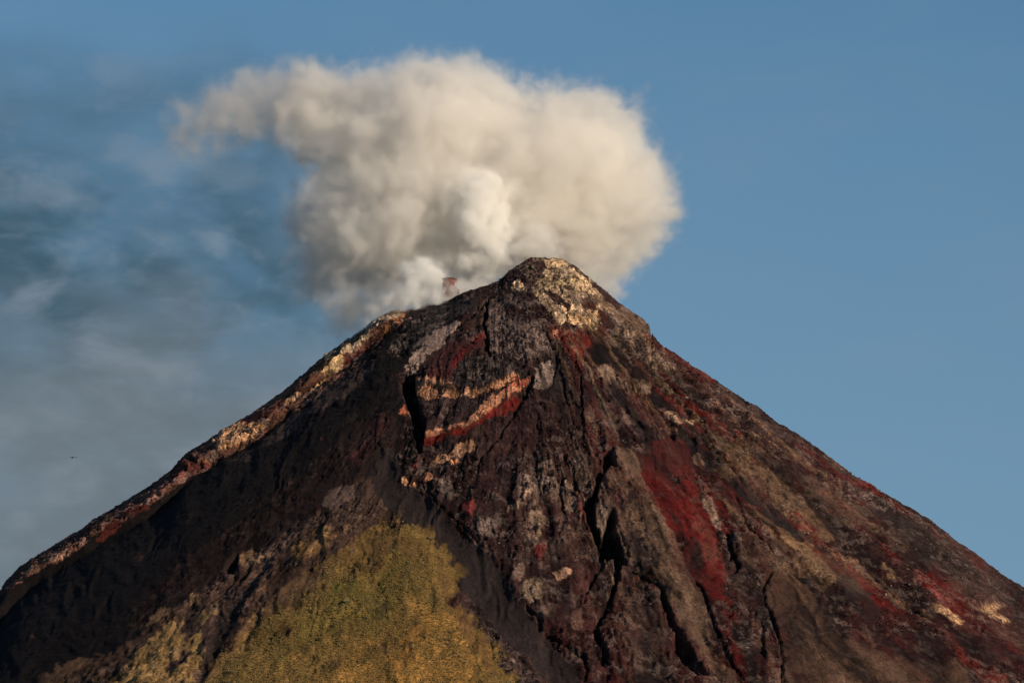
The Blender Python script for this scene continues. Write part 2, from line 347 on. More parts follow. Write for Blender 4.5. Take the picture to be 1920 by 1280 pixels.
# --- right upper flank
patch(6, [(505, 240), (600, 310), (720, 395), (850, 478), (850, 500), (750, 450), (640, 380), (560, 300)], (.10, .017, .017), 1.5, 0.15)
patch(6, [(580, 540), (700, 580), (830, 650), (900, 700), (1000, 760), (1060, 840), (1140, 890), (1100, 890), (1000, 830), (940, 770), (840, 690), (780, 680), (700, 660), (620, 600)], (.15, .024, .022), 2, 0.25)
patch(6, [(370, 560), (460, 558), (520, 620), (500, 640), (420, 600)], (.11, .015, .015), 2, 0.2)
patch(6, [(510, 500), (560, 540), (640, 640), (700, 680), (640, 660), (560, 620), (500, 640)], ASH_SHADE, 2, 0.3, rough=.3)
patch(6, [(560, 640), (640, 650), (700, 690), (780, 680), (760, 700), (660, 705), (600, 672)], (.40, .27, .19), 1, 0.5)
patch(6, [(525, 730), (640, 723), (675, 745), (640, 772), (570, 752)], (.46, .30, .20), 1.2, 0.35)
patch(6, [(720, 700), (790, 698), (830, 800), (850, 880), (800, 830), (760, 760)], (.16, .022, .02), 1.5, 0.2)
patch(6, [(640, 740), (720, 740), (780, 800), (840, 900), (840, 985), (740, 960), (730, 900), (700, 830)], (.022, .018, .021), 1.5, 0.15, rough=.4, h=-3)
patch(6, [(805, 720), (850, 740), (850, 900), (825, 860)], ASH_SHADE, 1.2, 0.1)
patch(6, [(850, 490), (1000, 570), (1200, 720), (1420, 870), (1700, 1090), (1900, 1250), (1700, 1200), (1400, 960), (1150, 800), (900, 650), (760, 530)], (.085, .055, .055), 4, 0.7, rough=1)
# the two wide red ash fans
patch(6, [(455, 900), (540, 800), (640, 790), (700, 850), (720, 920), (750, 1040), (800, 1180), (850, 1300), (600, 1300), (550, 1180), (490, 1070), (465, 980)], (.10, .014, .013), 3.0, 0.5, rough=.26)
patch(5, [(-110, 60), (0, -20), (120, -10), (160, 150), (200, 280), (260, 420), (310, 540), (330, 700), (350, 830), (280, 855), (220, 765), (160, 700), (90, 520), (30, 430), (-30, 320), (-90, 180)], (.118, .013, .013), 3.0, 0.32, rough=.26)
patch(6, [(640, 790), (700, 850), (720, 920), (660, 960), (560, 870), (540, 800)], (.055, .018, .018), 8, 0.7, amt=.9)
patch(6, [(470, 860), (540, 760), (640, 740), (700, 800), (740, 900), (700, 980), (560, 980), (470, 960)], (.07, .02, .02), 14, 0.9, amt=.75)
patch(5, [(150, 480), (195, 520), (215, 640), (190, 720), (160, 620)], (.05, .02, .02), 3, 0.5)
patch(5, [(275, 850), (350, 820), (400, 920), (440, 1010), (370, 960), (300, 1030), (265, 930)], (.13, .02, .018), 3, 0.4)
patch(5, [(300, 1020), (400, 980), (480, 1050), (500, 1280), (400, 1280), (350, 1150)], (.085, .018, .017), 6, 0.4)
patch(6, [(775, 968), (830, 1010), (900, 1130), (940, 1290), (880, 1280), (850, 1150), (800, 1050)], (.115, .013, .013), 1.5, 0.2)
patch(5, [(205, 165), (260, 200), (330, 320), (385, 420), (360, 510), (330, 420), (290, 340), (230, 230)], (.115, .013, .013), 1.5, 0.2)
patch(6, [(760, 970), (800, 1060), (850, 1160), (880, 1280), (840, 1240), (780, 1100), (760, 1020)], (.22, .16, .13), 1.5, 0.6)
# tan flank with dark tongues
patch(6, [(810, 680), (860, 690), (920, 760), (1000, 800), (1100, 860), (1140, 940), (1250, 1010), (1350, 1080), (1440, 1230), (1480, 1340), (1300, 1320), (1200, 1180), (1120, 1060), (1040, 960), (960, 940), (860, 1000), (850, 900)], (.15, .10, .068), 2, 0.3, rough=.6)
patch(5, [(280, 0), (420, 0), (560, 90), (600, 180), (700, 240), (800, 330), (890, 430), (920, 520), (860, 500), (700, 370), (600, 330), (540, 230), (480, 170), (400, 200), (330, 220), (285, 120)], (.15, .10, .066), 2, 0.25, rough=.6)
patch(6, [(730, 880), (780, 868), (808, 920), (802, 955), (740, 910)], (.28, .20, .15), 1.2, 0.3)
patch(5, [(280, 90), (400, 100), (340, 110), (290, 110)], ASH_SHADE, 1.2, 0.3)
patch(5, [(370, 190), (440, 195), (480, 260), (560, 330), (640, 380), (740, 470), (800, 520), (900, 620), (1000, 700), (1100, 740), (1160, 860), (1150, 965), (1050, 940), (990, 860), (960, 780), (880, 700), (760, 600), (700, 560), (620, 590), (520, 400), (440, 300)], (.024, .020, .022), 2.5, 0.2, rough=.25)
patch(5, [(440, 310), (500, 380), (560, 440), (640, 490), (720, 530), (810, 552), (780, 600), (660, 560), (600, 500), (520, 420)], (.24, .16, .095), 1.5, 0.35)
patch(5, [(690, 590), (780, 570), (850, 620), (880, 680), (965, 740), (960, 772), (820, 785), (760, 740), (720, 660)], (.18, .12, .075), 2, 0.4)
patch(5, [(410, 470), (520, 500), (620, 600), (700, 700), (560, 690), (440, 640), (400, 560)], (.12, .08, .065), 4, 0.4)
patch(5, [(660, 360), (720, 390), (800, 470), (900, 560), (1000, 650), (1100, 730), (1240, 830), (1370, 930), (1300, 910), (1150, 850), (1050, 755), (960, 665), (880, 592), (780, 500), (700, 420)], (.115, .013, .013), 2, 0.3)
patch(5, [(870, 555), (960, 590), (1100, 670), (1140, 715), (1260, 820), (1460, 930), (1440, 955), (1250, 850), (1100, 725), (960, 640)], (.19, .115, .08), 2, 0.5)
patch(5, [(1140, 515), (1200, 545), (1280, 615), (1400, 680), (1520, 765), (1600, 835), (1650, 930), (1560, 925), (1450, 825), (1330, 725), (1240, 635), (1170, 575)], (.125, .013, .013), 2, 0.25)
patch(5, [(1600, 900), (1660, 930), (1800, 1030), (1960, 1150), (1960, 1290), (1800, 1150), (1650, 1020)], (.075, .020, .020), 6, 0.4)
patch(5, [(740, 200), (860, 220), (1000, 260), (1150, 430), (1250, 520), (1130, 490), (940, 440), (900, 380), (820, 300)], (.09, .064, .052), 4, 0.5)
patch(5, [(1050, 300), (1200, 330), (1400, 440), (1600, 590), (1800, 740), (2000, 880), (2000, 1060), (1700, 850), (1500, 690), (1300, 560), (1200, 450)], (.034, .025, .026), 5, 0.35)
patch(5, [(1000, 180), (1080, 210), (1240, 320), (1200, 320), (1080, 250)], (.15, .03, .025), 2, 0.4)
patch(5, [(1140, 608), (1200, 650), (1285, 700), (1275, 745), (1200, 720)], (.34, .22, .12), 1.5, 0.4)
patch(5, [(1390, 820), (1500, 885), (1595, 962), (1580, 972), (1480, 905)], (.36, .23, .14), 1, 0.35)
patch(5, [(1690, 868), (1780, 880), (1850, 950), (1930, 1030), (1880, 1020), (1800, 955), (1720, 925)], (.33, .23, .14), 1.5, 0.6)
patch(5, [(560, 700), (700, 720), (820, 820), (900, 940), (1000, 1050), (1200, 1120), (1500, 1150), (1750, 1340), (620, 1340), (640, 1100), (600, 950), (550, 860)], (.095, .060, .046), 6, 0.15, rough=.3)
patch(5, [(1000, 975), (1120, 985), (1220, 1020), (1150, 1085), (1020, 1025)], (.17, .105, .08), 3, 0.5)
patch(5, [(880, 1080), (980, 1120), (1100, 1230), (1180, 1290), (1060, 1290), (950, 1190)], (.13, .085, .06), 3, 0.5)
patch(5, [(800, 830), (900, 880), (980, 960), (1000, 1040), (900, 960)], (.045, .032, .032), 4, 0.4)
patch(5, [(1560, 1080), (1660, 1120), (1800, 1230), (1880, 1300), (1700, 1290), (1600, 1170)], (.13, .024, .02), 4, 0.35)
patch(5, [(560, 860), (600, 950), (560, 1010), (500, 940), (520, 870)], (.035, .028, .03), 3, 0.3)
patch(5, [(440, 940), (500, 935), (520, 1000), (500, 1090), (470, 1060)], (.17, .10, .085), 2, 0.4)

patch(5, [(120, 560), (190, 690), (260, 830), (330, 850), (370, 950), (420, 1060), (460, 1180), (500, 1300), (440, 1300), (390, 1150), (330, 1010), (270, 900), (190, 780)], (.12, .013, .013), 2, 0.5, amt=.85)
r_ = np.random.default_rng(21)
for k in range(95):
    a0 = r_.uniform(.25, .93); r0 = r_.uniform(230, 900); a0 = a0 + .22 if .40 < a0 < .64 and r0 > 330 else a0; ln = r_.uniform(70, 330); wd_ = r_.uniform(2.0, 8.0)
    cc = [(.075, .014, .014), (.16, .10, .066), (.016, .011, .012), (.10, .016, .015), (.05, .032, .027), (.22, .145, .09)][int(r_.choice(6, p=[.25, .2, .25, .1, .12, .08]))]
    cv = r_.uniform(-.05, .05); pts_ = []; ws_ = []
    for i in range(7):
        tt = i / 6; a1 = a0 + cv * tt + r_.normal() * .004; r1 = r0 + ln * tt
        pts_.append((AX_U + r1 * math.sin(a1), 380 + r1 * math.cos(a1))); ws_.append(wd_ * (0.25 + math.sin(math.pi * min(1, tt + .1)) ** .7) if tt < .9 else .5)
    line(0, pts_, ws_, cc, (-3.0 if sum(cc) < .06 else 1.5), 1.5, amt=.75)

# --- centre: rock plateau right of the chasm
patch(4, [(1500, 25), (1600, 15), (1640, 110), (1660, 220), (1740, 380), (1800, 500), (1850, 620), (1910, 740), (1930, 800), (1880, 850), (1780, 760), (1700, 700), (1600, 640), (1550, 560), (1510, 480), (1520, 380), (1440, 300), (1410, 240), (1440, 190), (1480, 130)], (.135, .09, .068), 1.5, 0.12, rough=.5)
patch(4, [(1410, 250), (1500, 240), (1560, 270), (1640, 235), (1655, 260), (1600, 320), (1540, 380), (1500, 350), (1440, 310)], (.045, .032, .034), 2, 0.25)
patch(4, [(1540, 480), (1640, 470), (1700, 540), (1800, 590), (1850, 650), (1800, 690), (1700, 660), (1600, 570)], (.055, .040, .040), 3, 0.3)
patch(5, [(-20, 380), (60, 480), (130, 660), (200, 800), (260, 960), (300, 1100), (440, 1290), (370, 1290), (240, 1200), (150, 1000), (80, 950), (-20, 850)], (.13, .088, .066), 2, 0.2, rough=.4)
patch(5, [(220, 935), (262, 945), (255, 992), (230, 985)], (.34, .22, .13), 1, 0.3)
patch(5, [(235, 1010), (300, 1090), (360, 1190), (330, 1200), (250, 1100)], (.22, .14, .10), 2, 0.5)
patch(4, [(900, 250), (1050, 180), (1150, 110), (1250, 90), (1330, 140), (1420, 130), (1380, 250), (1300, 300), (1200, 330), (1100, 330)], (.13, .092, .078), 4, 0.6, rough=1)
patch(4, [(1225, 190), (1262, 210), (1290, 290), (1325, 345), (1262, 385), (1230, 310)], (.24, .18, .145), 1.5, 0.5)
patch(4, [(1410, 330), (1470, 330), (1490, 380), (1460, 430), (1435, 510), (1400, 440)], (.20, .15, .125), 1.5, 0.5)
PALE_ROCK = (.20, .15, .112)  # pale tan rock
for q, c in [([(1020, 430), (1060, 380), (1130, 370), (1158, 410), (1140, 450), (1080, 472)], PALE_ROCK), ([(1030, 480), (1105, 490), (1100, 560), (1060, 562)], PALE_ROCK),
             ([(890, 345), (1000, 300), (1065, 250), (1065, 300), (1000, 355), (940, 362)], (.24, .17, .125)), ([(1015, 790), (1060, 740), (1110, 708), (1138, 750), (1130, 790), (1080, 830), (1030, 855)], PALE_ROCK),
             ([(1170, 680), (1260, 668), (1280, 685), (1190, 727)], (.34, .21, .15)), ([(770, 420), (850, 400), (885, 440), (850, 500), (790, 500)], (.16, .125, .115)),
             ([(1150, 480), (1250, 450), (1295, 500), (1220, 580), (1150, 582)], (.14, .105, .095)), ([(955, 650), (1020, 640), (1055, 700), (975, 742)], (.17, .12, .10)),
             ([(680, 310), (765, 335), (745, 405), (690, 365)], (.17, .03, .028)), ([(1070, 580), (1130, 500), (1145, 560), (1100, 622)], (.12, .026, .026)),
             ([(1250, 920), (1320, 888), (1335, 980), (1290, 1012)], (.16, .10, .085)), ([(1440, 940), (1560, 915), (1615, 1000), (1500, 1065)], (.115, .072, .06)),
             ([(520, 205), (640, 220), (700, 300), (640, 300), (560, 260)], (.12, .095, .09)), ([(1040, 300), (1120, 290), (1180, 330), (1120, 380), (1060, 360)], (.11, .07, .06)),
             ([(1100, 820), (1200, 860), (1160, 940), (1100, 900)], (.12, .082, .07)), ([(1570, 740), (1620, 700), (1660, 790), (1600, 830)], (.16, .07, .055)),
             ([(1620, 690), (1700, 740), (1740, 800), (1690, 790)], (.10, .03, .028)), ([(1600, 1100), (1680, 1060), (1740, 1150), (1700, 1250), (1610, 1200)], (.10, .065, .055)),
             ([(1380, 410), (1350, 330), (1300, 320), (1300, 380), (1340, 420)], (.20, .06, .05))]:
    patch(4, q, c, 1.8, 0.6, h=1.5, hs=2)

# --- ash flow, rubble, grass spur
patch(4, [(300, 0), (345, 100), (360, 200), (480, 275), (600, 395), (720, 505), (820, 595), (930, 710), (960, 820), (1080, 950), (1250, 1150), (1350, 1300), (1160, 1300), (1050, 1150), (940, 1060), (820, 920), (700, 800), (640, 700), (600, 600), (500, 520), (400, 470), (300, 350), (220, 250), (200, 80)], (.033, .027, .029), 4, 0.12, rough=.15)
patch(4, [(330, 240), (430, 330), (520, 420), (520, 450), (420, 400), (330, 320)], (.040, .032, .034), 6, 0.3, rough=.15)
patch(4, [(690, 840), (760, 900), (900, 1050), (1060, 1200), (1110, 1300), (960, 1300), (860, 1150), (760, 1000), (700, 900)], (.060, .042, .044), 3, 0.3, rough=1)
patch(4, [(800, 1040), (880, 1180), (900, 1300), (850, 1300), (790, 1150)], (.06, .022, .022), 3, 0.3)
GR = [(744, 990), (772, 994), (806, 1014), (838, 1038), (849, 1075), (856, 1110), (870, 1146), (890, 1181), (912, 1217), (934, 1252), (955, 1300), (990, 1400), (300, 1400), (345, 1300), (407, 1273), (443, 1217), (496, 1170), (567, 1121), (637, 1071), (680, 1047), (715, 1010)]
patch(0, [(760, 960), (700, 990), (600, 1060), (520, 1120), (460, 1160), (420, 1200), (380, 1270), (430, 1270), (500, 1190), (600, 1120), (740, 1020)], (.16, .10, .055), 4, 0.35, rough=.8)
patch(0, [(GR[i][0] + (8 if i < 10 else -14), GR[i][1] - (4 if i < 10 else 16)) for i in range(len(GR))], (.15, .095, .035), 10, 0.5, rough=.4, grass=.35)
patch(0, GR, (.22, .14, .048), 20, 0.4, rough=.22, grass=1)
patch(0, [(740, 1040), (780, 1050), (800, 1090), (770, 1120), (740, 1150), (690, 1180), (600, 1200), (520, 1240), (500, 1200), (580, 1140), (660, 1090)], GREEN, 12, 0.6, amt=.7)
patch(0, [(770, 1135), (850, 1140), (890, 1200), (930, 1270), (960, 1400), (560, 1400), (620, 1260), (700, 1220), (750, 1180)], (.38, .21, .058), 22, 0.25, amt=.9)
patch(0, [(700, 1080), (740, 1070), (735, 1130), (720, 1165), (700, 1150)], (.10, .11, .022), 5, 0.5)
patch(0, [(630, 1090), (680, 1085), (660, 1130), (620, 1150)], (.12, .13, .028), 5, 0.5)
for q in [[(830, 1040), (850, 1110), (890, 1180), (940, 1270), (925, 1275), (870, 1190), (835, 1120), (815, 1050)], [(744, 1000), (790, 1020), (820, 1040), (780, 1045), (740, 1030), (700, 1050), (690, 1040)]]:
    patch(0, q, (.15, .085, .04), 5, 0.7, grass=.4, amt=.8)
for q in [[(660, 1130), (690, 1110), (740, 1040), (745, 1050), (700, 1125), (668, 1142)], [(560, 1215), (600, 1180), (640, 1160), (642, 1168), (602, 1195), (566, 1225)], [(800, 1060), (812, 1100), (816, 1150), (808, 1150), (802, 1100)]]:
    patch(0, q, (.08, .065, .025), 2, 0.7, grass=.5, amt=.7, h=-1.5)
for q in [[(708, 1146), (722, 1125), (728, 1130), (722, 1160), (706, 1164)], [(595, 1245), (615, 1240), (640, 1232), (640, 1245), (620, 1262), (600, 1258)], [(738, 1022), (744, 1010), (742, 1030)], [(620, 1195), (650, 1180), (640, 1200)]]:
    patch(0, q, (.06, .05, .025), 2.5, 0.9, grass=.3, amt=.8)
patch(4, [(610, 850), (640, 770), (690, 790), (700, 850), (660, 900), (620, 870)], (.13, .06, .05), 2, 0.5, grass=0, rough=1)
patch(3, [(560, 1300), (620, 1200), (700, 1130), (850, 1020), (950, 930), (1140, 880), (1100, 960), (1060, 1060), (1080, 1150), (1040, 1250), (1030, 1300)], (.26, .175, .075), 3, 0.3, rough=.5)
patch(3, [(1080, 1200), (1200, 1120), (1300, 980), (1370, 950), (1290, 1080), (1200, 1230), (1100, 1300), (1060, 1300)], (.24, .16, .07), 2.5, 0.3)
patch(3, [(160, 1290), (350, 1170), (500, 1110), (640, 1100), (560, 1200), (500, 1300)], (.13, .085, .055), 4, 0.5)
for q, c in [([(1550, 570), (1600, 510), (1700, 480), (1860, 430), (1820, 500), (1620, 605)], (.25, .155, .075)), ([(1240, 670), (1260, 600), (1330, 578), (1425, 600), (1400, 622), (1300, 652)], (.28, .18, .11)),
             ([(975, 885), (1020, 800), (1085, 785), (1095, 850)], (.22, .15, .09)), ([(690, 985), (850, 880), (965, 850), (900, 930), (720, 1012)], (.18, .12, .075)),
             ([(1250, 930), (1450, 800), (1600, 735), (1800, 620), (1900, 590), (1600, 800), (1300, 1010)], (.15, .095, .065)), ([(1330, 800), (1400, 740), (1440, 720), (1400, 800), (1340, 840)], (.17, .11, .08)),
             ([(1700, 300), (1800, 240), (1900, 230), (1880, 300), (1760, 360)], (.13, .095, .085)), ([(1100, 870), (1160, 850), (1150, 900), (1100, 930)], (.19, .13, .075)),
             ([(1300, 930), (1400, 870), (1380, 940), (1310, 990)], (.22, .145, .08))]:
    patch(3, q, c, 2.5, 0.5)
for q in [[(1090, 1140), (1140, 900), (1200, 880), (1260, 900), (1200, 1000), (1130, 1130), (1080, 1180)], [(860, 1200), (960, 1120), (1080, 1040), (1070, 1070), (960, 1150), (880, 1210)], [(1030, 1280), (1080, 1180), (1110, 1190), (1060, 1290)],
          [(1240, 1080), (1370, 900), (1390, 930), (1300, 1060)], [(1190, 900), (1290, 760), (1400, 640), (1420, 660), (1300, 820), (1220, 930)], [(600, 1190), (640, 1150), (620, 1210)], [(980, 900), (1010, 860), (1030, 820), (1020, 880)]]:
    patch(3, q, (.042, .032, .032), 3, 0.35, h=-4, hs=3)

# ------------------------------------------------------------------ relief
Hbase = np.zeros((CH, CW), np.float32)
def bump(poly, h, soft):
    s, m = raster(poly, soft); Hbase[s] += h * m
bump([(p[0], p[1]) for p in GR], 14, 22)                         # grass spur
bump([(640, 960), (560, 1010), (440, 1110), (300, 1210), (200, 1300), (340, 1300), (440, 1200), (600, 1090), (700, 1010)], 12, 20)
bump(tr(4, [(300, 50), (360, 200), (480, 270), (600, 390), (720, 500), (820, 590), (930, 700), (960, 820), (1080, 950), (1250, 1150), (1330, 1280), (1150, 1280), (1050, 1150), (940, 1060), (820, 920), (700, 800), (640, 700), (600, 600), (500, 520), (400, 470), (300, 350), (220, 250)]), -7, 12)
bump(tr(4, [(1500, 30), (1600, 20), (1660, 220), (1800, 500), (1910, 740), (1880, 850), (1700, 700), (1550, 560), (1440, 300), (1440, 190)]), 8, 5)
bump(tr(1, [(620, 740), (770, 770), (850, 810), (1000, 785), (1120, 740), (1240, 700), (1250, 560), (1000, 560), (860, 560), (700, 650)]), 9, 4)
bump(tr(1, [(640, 870), (740, 885), (900, 860), (1060, 820), (1200, 750), (1190, 820), (1000, 930), (880, 1020), (670, 1058)]), 6, 3)
# ribs and gullies running down the slope
AW = ang + 0.10 * fbm(UU / 70, VV / 90, UU * 0 + 5.5, 3)
RB = fbm(AW * 15 + 3, rad / 150, UU * 0 + 4.4, 4, 0.55, ridged=True)
Hbase += RB * 5.5 * sstep(120, 560, rad) * (1 - 0.75 * sstep(0.2, 0.0, Sm)) * (1 - .5 * Gm)
Hbase += fbm(AW * 24, rad / 80, UU * 0 + 6.4, 4, 0.6) * 2.6 * sstep(150, 600, rad) * (0.25 + Sm)
# deep breaks in the slope: carved, their shadow also painted near-black
DEEP_SHADE = (.016, .013, .014)
patch(1, [(540, 770), (600, 740), (622, 760), (615, 820), (612, 870), (642, 930), (657, 1000), (657, 1100), (640, 1145), (618, 1090), (608, 1000), (588, 930), (568, 870), (556, 820)], DEEP_SHADE, 1.0, 0.05, h=-26, hs=1.6)
patch(4, [(1455, 60), (1490, 25), (1500, 90), (1450, 150), (1420, 220), (1405, 300), (1400, 380), (1400, 440), (1430, 500), (1460, 420), (1490, 370), (1520, 380), (1500, 450), (1510, 520), (1540, 590), (1555, 650), (1530, 640), (1480, 600), (1430, 620), (1410, 560), (1395, 490), (1365, 440), (1345, 370), (1335, 330), (1380, 280), (1410, 190), (1450, 130)], DEEP_SHADE, 1.0, 0.05, h=-24, hs=1.5)
patch(5, [(60, 1030), (100, 980), (140, 1060), (160, 1130), (210, 1190), (240, 1230), (200, 1240), (130, 1170), (80, 1110)], DEEP_SHADE, 1.0, 0.1, h=-18, hs=1.5)
patch(3, [(1188, 685), (1210, 620), (1257, 588), (1255, 630), (1236, 680)], DEEP_SHADE, 1.0, 0.05, h=-16, hs=1.5)
line(1, [(1000, 330), (985, 400), (975, 450), (990, 500), (1000, 560), (1010, 640)], [4, 5, 7, 7, 9, 4], DEEP_SHADE, -12, 1)
line(1, [(985, 350), (930, 410), (850, 480), (800, 540)], [5, 4, 4, 3], DEEP_SHADE, -7, 1)
line(1, [(1490, 760), (1500, 860), (1490, 980)], [3, 4, 2], DEEP_SHADE, -7, 1)
line(1, [(1240, 760), (1180, 880), (1060, 1060), (960, 1180), (920, 1260)], [7, 6, 4, 3, 2], DEEP_SHADE, -8, 1)
line(4, [(1440, 620), (1400, 680), (1370, 760), (1340, 850)], [6, 5, 4, 2], DEEP_SHADE, -8, 1)
line(4, [(1500, 640), (1510, 720), (1480, 820), (1430, 920), (1400, 980), (1420, 1050), (1450, 1090), (1440, 1180)], [14, 12, 9, 9, 11, 12, 9, 4], DEEP_SHADE, -16, 1)
line(4, [(1590, 670), (1680, 730), (1760, 780), (1780, 880), (1800, 960), (1850, 1010), (1860, 1060)], [5, 8, 9, 10, 10, 9, 8], DEEP_SHADE, -13, 1)
line(4, [(1270, 130), (1290, 190), (1280, 260)], [4, 7, 4], DEEP_SHADE, -8, 1)
line(4, [(1225, 200), (1215, 260), (1235, 380)], [4, 6, 3], DEEP_SHADE, -8, 1)
line(4, [(430, 190), (520, 260), (580, 350), (700, 440), (820, 570)], [4, 5, 4, 3, 2], DEEP_SHADE, -6, 1)
line(4, [(1040, 880), (1090, 920), (1110, 990)], [6, 8, 4], DEEP_SHADE, -8, 1)
line(4, [(1130, 1010), (1200, 1060), (1350, 1130), (1350, 1270)], [4, 5, 5, 4], DEEP_SHADE, -8, 1)
line(5, [(570, 690), (545, 760), (555, 860), (600, 950), (630, 1040), (635, 1150), (620, 1290)], [4, 5, 5, 5, 6, 6, 4], DEEP_SHADE, -8, 1)
line(5, [(345, 480), (370, 600), (400, 650), (350, 700)], [6, 12, 8, 4], DEEP_SHADE, -10, 1)
line(5, [(190, 740), (250, 880), (300, 1020), (350, 1130), (430, 1240)], [5, 6, 7, 6, 4], DEEP_SHADE, -9, 1)
line(5, [(520, 1100), (540, 1000), (540, 900)], [4, 6, 4], DEEP_SHADE, -7, 1)
line(5, [(1090, 690), (1250, 820), (1360, 890), (1450, 940)], [3, 4, 8, 4], DEEP_SHADE, -6, 1)
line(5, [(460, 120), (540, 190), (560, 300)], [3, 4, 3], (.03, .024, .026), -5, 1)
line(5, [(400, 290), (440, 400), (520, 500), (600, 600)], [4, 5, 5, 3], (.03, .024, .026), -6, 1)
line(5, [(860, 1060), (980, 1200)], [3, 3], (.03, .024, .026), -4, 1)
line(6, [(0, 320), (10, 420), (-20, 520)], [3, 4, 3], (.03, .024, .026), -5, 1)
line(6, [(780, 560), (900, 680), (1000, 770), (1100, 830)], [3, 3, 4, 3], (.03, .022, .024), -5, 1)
line(6, [(140, 520), (145, 600), (140, 690)], [4, 4, 3], DEEP_SHADE, -6, 1)
line(2, [(1715, 395), (1660, 430), (1600, 500), (1570, 520)], [4, 8, 7, 3], DEEP_SHADE, -10, 1)
line(2, [(1000, 850), (1020, 845)], [8, 8], DEEP_SHADE, -8, 1)
Hlow = blur(Hbase, 3)

def sample(A, u, v):
    x = np.clip(u - U0 - 0.5, 0, CW - 1.001); y = np.clip(v - V0 - 0.5, 0, CH - 1.001)
    xi = x.astype(np.int32); yi = y.astype(np.int32); fx = (x - xi).astype(np.float32); fy = (y - yi).astype(np.float32)
    if A.ndim == 3: fx = fx[..., None]; fy = fy[..., None]
    return (A[yi, xi] * (1 - fx) + A[yi, xi + 1] * fx) * (1 - fy) + (A[yi + 1, xi] * (1 - fx) + A[yi + 1, xi + 1] * fx) * fy

# ------------------------------------------------------------------ the cone
SIL = [(-480, 1440), (0, 1105), (11, 1087), (39, 1059), (81, 1032), (135, 1000), (152, 990), (173, 974), (227, 942), (297, 898), (319, 880), (326, 872), (347, 850), (375, 834), (418, 804), (443, 790), (474, 772), (524, 737), (566, 702), (602, 670), (631, 649), (677, 617), (709, 594), (730, 584), (765, 580), (794, 573), (815, 567), (836, 564), (861, 550), (871, 546), (900, 537), (932, 528), (949, 511), (967, 498), (985, 486), (995, 482), (1020, 482), (1056, 486), (1073, 495), (1091, 507), (1112, 525), (1141, 550), (1162, 567), (1183, 582), (1208, 599), (1218, 611), (1221, 622), (1240, 645), (1252, 653), (1295, 682), (1341, 710), (1380, 738), (1422, 763), (1458, 791), (1479, 802), (1521, 830), (1571, 866), (1606, 894), (1640, 912), (1700, 947), (1739, 969), (1792, 1011), (1842, 1046), (1877, 1075), (1920, 1100), (2400, 1420)]
su = np.array([p[0] for p in SIL], float); sv = np.array([p[1] for p in SIL], float)

NR, NT = 760, 1900
s = np.linspace(0, 1, NR)
rr = 1650 * (0.55 * s + 0.45 * s ** 1.6)
t = np.linspace(-1, 1, NT)
aa = R(112) * (0.72 * t + 0.28 * t ** 3)                 # 0 = towards the camera
RRg, AAg = np.meshgrid(rr, aa, indexing='ij')
TANA = 0.735
def cone_h(r):                                           # Mayon-like profile, steep on top
    q = np.minimum(r, 1500.)
    h = ZA - TANA * q
    q2 = np.clip(r - 1500, 0, 8000)
    return h - 1277 * (1 - np.exp(-q2 / 1850.))
def base(r, a):
    x = r * np.sin(a); y = -r * np.cos(a)
    z = cone_h(r)
    # broken top: rounded summit and a crater pit on the far side of the front rim
    z = np.minimum(z, ZA - 62 - 0.15 * r + 0 * x)
    pit = np.exp(-(((x + 60) / 62) ** 2 + ((y - 45) / 60) ** 2) ** 1.5)
    return x, y, z - 85 * pit
X, Y, Z = base(RRg, AAg)
P = np.stack([X, Y, Z], -1)
nr = np.stack([np.sin(AAg) * TANA, -np.cos(AAg) * TANA, np.ones_like(X)], -1); nr /= np.linalg.norm(nr, axis=-1, keepdims=True)

# the dark valley left of the central spur: its far wall drops from the crest, its near side rises slowly
fade = sstep(1640, 1400, RRg)
u, v = project(P)
dz = v - np.interp(u, su, sv)
vall = -21 * sstep(0, 9, dz) * np.exp(-np.maximum(dz - 9, 0) / 130.0) * sstep(880, 640, u)
P = P + nr * (vall * fade)[..., None]
Q = P.copy()
for it in range(5):
    u, v = project(Q)
    Q = P + nr * (sample(Hlow, u, v) * fade)[..., None]
    # fit the crest to its surveyed outline, column by column
for it in range(16):
    u, v = project(Q)
    ub = np.clip(((u + 500) / 3).astype(int), 0, 999)
    top = np.full(1000, 9999.0); np.minimum.at(top, ub.ravel(), v.ravel())
    cu = (np.arange(1000) + 0.5) * 3 - 500
    tgt = np.interp(cu, su, sv)
    dv = np.where(top < 9000, top - tgt, 0)              # >0: too low
    k = 3
    dv = np.convolve(np.pad(dv, k, mode='edge'), np.ones(2 * k + 1) / (2 * k + 1), 'valid') if it < 7 else dv
    dd = np.interp(u, cu, dv)
    below = v - np.interp(u, cu, top)
    wgt = np.exp(-np.maximum(below, 0) / 120.0) * sstep(200, -20, Q[..., 1] - 60 * (RRg < 250))
    Q[..., 2] += dd * MPP * wgt * 0.95 * fade

u, v = project(Q)
# ragged edges for every patch: look the map up through a small warp
px, py, pz = Q[..., 0], Q[..., 1], Q[..., 2]
wx = fbm(px / 22, py / 22, pz / 22, 4, 0.6) * 5.0 + fbm(px / 90, py / 90, pz / 90, 2) * 4.0
wy = fbm(px / 22 + 50, py / 22, pz / 22, 4, 0.6) * 5.0 + fbm(px / 90, py / 90 + 70, pz / 90, 2) * 4.0
edge = sstep(0, 25, v - np.interp(u, su, sv))
uw = u + wx * (0.3 + 0.7 * edge); vw = v + wy * (0.3 + 0.7 * edge)
